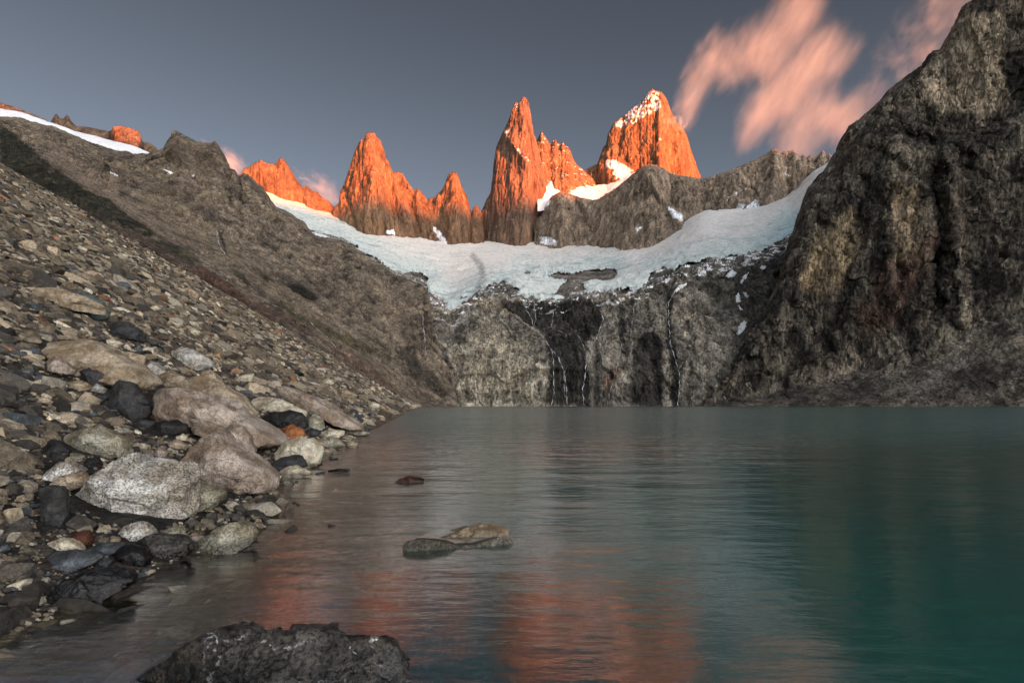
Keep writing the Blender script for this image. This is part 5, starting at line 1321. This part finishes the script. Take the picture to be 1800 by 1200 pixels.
# ------------------------------------------------------------------ clouds (real volumes lit by the sun)
def cloud(label, dist, thick, blobs, dens, streak, seed, warm=(0.80, 0.93, 1.0)):
    """blobs: (px, py, rx, ry, rot_deg, weight) in photo pixels, built at dist with real thickness"""
    k = dist / F
    xs0 = min(b[0] - 1.4 * max(b[2], b[3]) for b in blobs); xs1 = max(b[0] + 1.4 * max(b[2], b[3]) for b in blobs)
    ys0 = min(b[1] - 1.4 * max(b[2], b[3]) for b in blobs); ys1 = max(b[1] + 1.4 * max(b[2], b[3]) for b in blobs)
    cx, cyy = (xs0 + xs1) / 2, (ys0 + ys1) / 2
    hx, hz, hy = (xs1 - xs0) / 2 * k, (ys1 - ys0) / 2 * k, thick / 2
    m, nt, out = new_mat('cloud_vapour'); L = nt.links
    tc = N(nt, "ShaderNodeTexCoord")
    # streaked noise: rotate so the streak runs along local z, then compress it
    nm = N(nt, "ShaderNodeMapping", vector_type='TEXTURE'); nm.inputs['Rotation'].default_value = (0, math.radians(streak), 0)
    nm.inputs['Scale'].default_value = (120, 120, 360)
    L.new(tc.outputs['Object'], nm.inputs['Vector'])
    nz = N(nt, "ShaderNodeTexNoise", Scale=1.0, Detail=7.0, Roughness=0.66); nz.inputs['Distortion'].default_value = 0.3
    L.new(nm.outputs[0], nz.inputs['Vector'])
    nm2 = N(nt, "ShaderNodeMapping", vector_type='TEXTURE'); nm2.inputs['Rotation'].default_value = (0, math.radians(streak), 0)
    nm2.inputs['Scale'].default_value = (420, 420, 800); nm2.inputs['Location'].default_value = (seed * 100, 0, 0)
    L.new(tc.outputs['Object'], nm2.inputs['Vector'])
    nz2 = N(nt, "ShaderNodeTexNoise", Scale=1.0, Detail=2.0); L.new(nm2.outputs[0], nz2.inputs['Vector'])
    # warp the coordinates used by the blobs
    wv = N(nt, "ShaderNodeVectorMath", operation='MULTIPLY_ADD'); L.new(nz.outputs['Color'], wv.inputs[0]); wv.inputs[1].default_value = (300, 60, 520)
    off = N(nt, "ShaderNodeVectorMath", operation='ADD'); L.new(tc.outputs['Object'], off.inputs[0]); off.inputs[1].default_value = (-130, -30, -280)
    L.new(off.outputs[0], wv.inputs[2])
    tot = None
    for (bx, by, rx, ry, rot, wgt) in blobs:
        mp = N(nt, "ShaderNodeMapping", vector_type='TEXTURE')
        mp.inputs['Location'].default_value = ((bx - cx) * k, 0, (cyy - by) * k)
        mp.inputs['Rotation'].default_value = (0, math.radians(rot), 0)
        mp.inputs['Scale'].default_value = (rx * k, hy, ry * k)
        L.new(wv.outputs[0], mp.inputs['Vector'])
        ln = N(nt, "ShaderNodeVectorMath", operation='LENGTH'); L.new(mp.outputs[0], ln.inputs[0])
        mr = N(nt, "ShaderNodeMapRange", interpolation_type='SMOOTHSTEP'); mr.inputs['From Min'].default_value = 0.15; mr.inputs['From Max'].default_value = 1.0
        mr.inputs['To Min'].default_value = wgt; mr.inputs['To Max'].default_value = 0.0
        L.new(ln.outputs['Value'], mr.inputs['Value'])
        if tot is None: tot = mr.outputs[0]
        else:
            ad = N(nt, "ShaderNodeMath", operation='MAXIMUM'); L.new(tot, ad.inputs[0]); L.new(mr.outputs[0], ad.inputs[1]); tot = ad.outputs[0]
    r1 = N(nt, "ShaderNodeMapRange"); r1.inputs['From Min'].default_value = 0.3; r1.inputs['From Max'].default_value = 0.68; r1.inputs['To Min'].default_value = 0.18; r1.inputs['To Max'].default_value = 1.25
    L.new(nz.outputs['Fac'], r1.inputs['Value'])
    r2 = N(nt, "ShaderNodeMapRange"); r2.inputs['From Min'].default_value = 0.3; r2.inputs['From Max'].default_value = 0.7; r2.inputs['To Min'].default_value = 0.45; r2.inputs['To Max'].default_value = 1.3
    L.new(nz2.outputs['Fac'], r2.inputs['Value'])
    a1 = N(nt, "ShaderNodeMath", operation='MULTIPLY'); L.new(tot, a1.inputs[0]); L.new(r1.outputs[0], a1.inputs[1])
    a2 = N(nt, "ShaderNodeMath", operation='MULTIPLY'); L.new(a1.outputs[0], a2.inputs[0]); L.new(r2.outputs[0], a2.inputs[1])
    a3 = N(nt, "ShaderNodeMath", operation='MULTIPLY'); L.new(a2.outputs[0], a3.inputs[0]); a3.inputs[1].default_value = dens / thick
    vs = N(nt, "ShaderNodeVolumeScatter"); vs.inputs['Color'].default_value = (*warm, 1); vs.inputs['Anisotropy'].default_value = -0.35
    L.new(a3.outputs[0], vs.inputs['Density'])
    L.new(vs.outputs[0], out.inputs['Volume'])
    me_v = []
    import bmesh
    bm = bmesh.new(); bmesh.ops.create_cube(bm, size=2.0)
    bmesh.ops.scale(bm, vec=(hx, hy, hz), verts=bm.verts)
    bmesh.ops.bevel(bm, geom=bm.edges[:], offset=min(hx, hy, hz) * .3, segments=2, affect='EDGES')
    me = bpy.data.meshes.new('cloud'); bm.to_mesh(me); bm.free(); me.materials.append(m)
    o = bpy.data.objects.new('cloud', me); col.objects.link(o)
    o.location = ((cx - CX) * k, dist, CAMZ + (HY - cyy) * k)
    tag(o, label, 'cloud')
    return o

cloud('large wind torn pink cloud arching over the sky right of the massive peak', 5200, 700,
      [(1395, 40, 62, 120, 25, 1.0), (1345, 95, 80, 55, 30, 1.0), (1275, 110, 65, 38, 50, .95), (1228, 150, 34, 62, 15, .9), (1210, 195, 26, 50, 10, .75), (1440, 110, 62, 80, 25, .9), (1395, 160, 55, 95, 20, 1.0),
       (1350, 190, 45, 75, 22, .85), (1440, 205, 80, 55, 30, .85), (1490, 215, 60, 45, 40, .75), (1400, 245, 100, 36, 70, .7), (1480, 110, 30, 50, 30, .6), (1325, 230, 28, 50, 10, .55), (1540, 180, 60, 26, 60, .4)],
      1.25, 28, 1)
cloud('faint pink cloud streak beside the top of the right cliff', 5200, 500, [(1665, 25, 90, 26, 55, .8), (1640, 90, 110, 22, 52, .6), (1600, 120, 60, 16, 50, .5), (1560, 100, 40, 12, 50, .3), (1720, 10, 90, 60, 50, .6)], 0.9, 40, 2)
cloud('soft orange cloud puff behind the left mountain shoulder', 3600, 300, [(402, 290, 18, 34, -35, 1.0), (425, 300, 18, 16, -50, .9), (385, 275, 14, 20, -35, .8)], 1.1, -50, 3)
cloud('soft pink cloud behind the gap left of the flat topped tower', 3600, 300, [(560, 338, 34, 16, -60, .85), (585, 350, 22, 24, 0, .9), (535, 322, 20, 8, -55, .7)], 0.9, -50, 4)
cloud('small smoky wisp clinging to the right flank of the massive peak', 2620, 60, [(1190, 228, 16, 13, 0, 1.0), (1201, 222, 9, 10, 0, .8), (1180, 236, 10, 8, 0, .6)], 1.2, 10, 5)
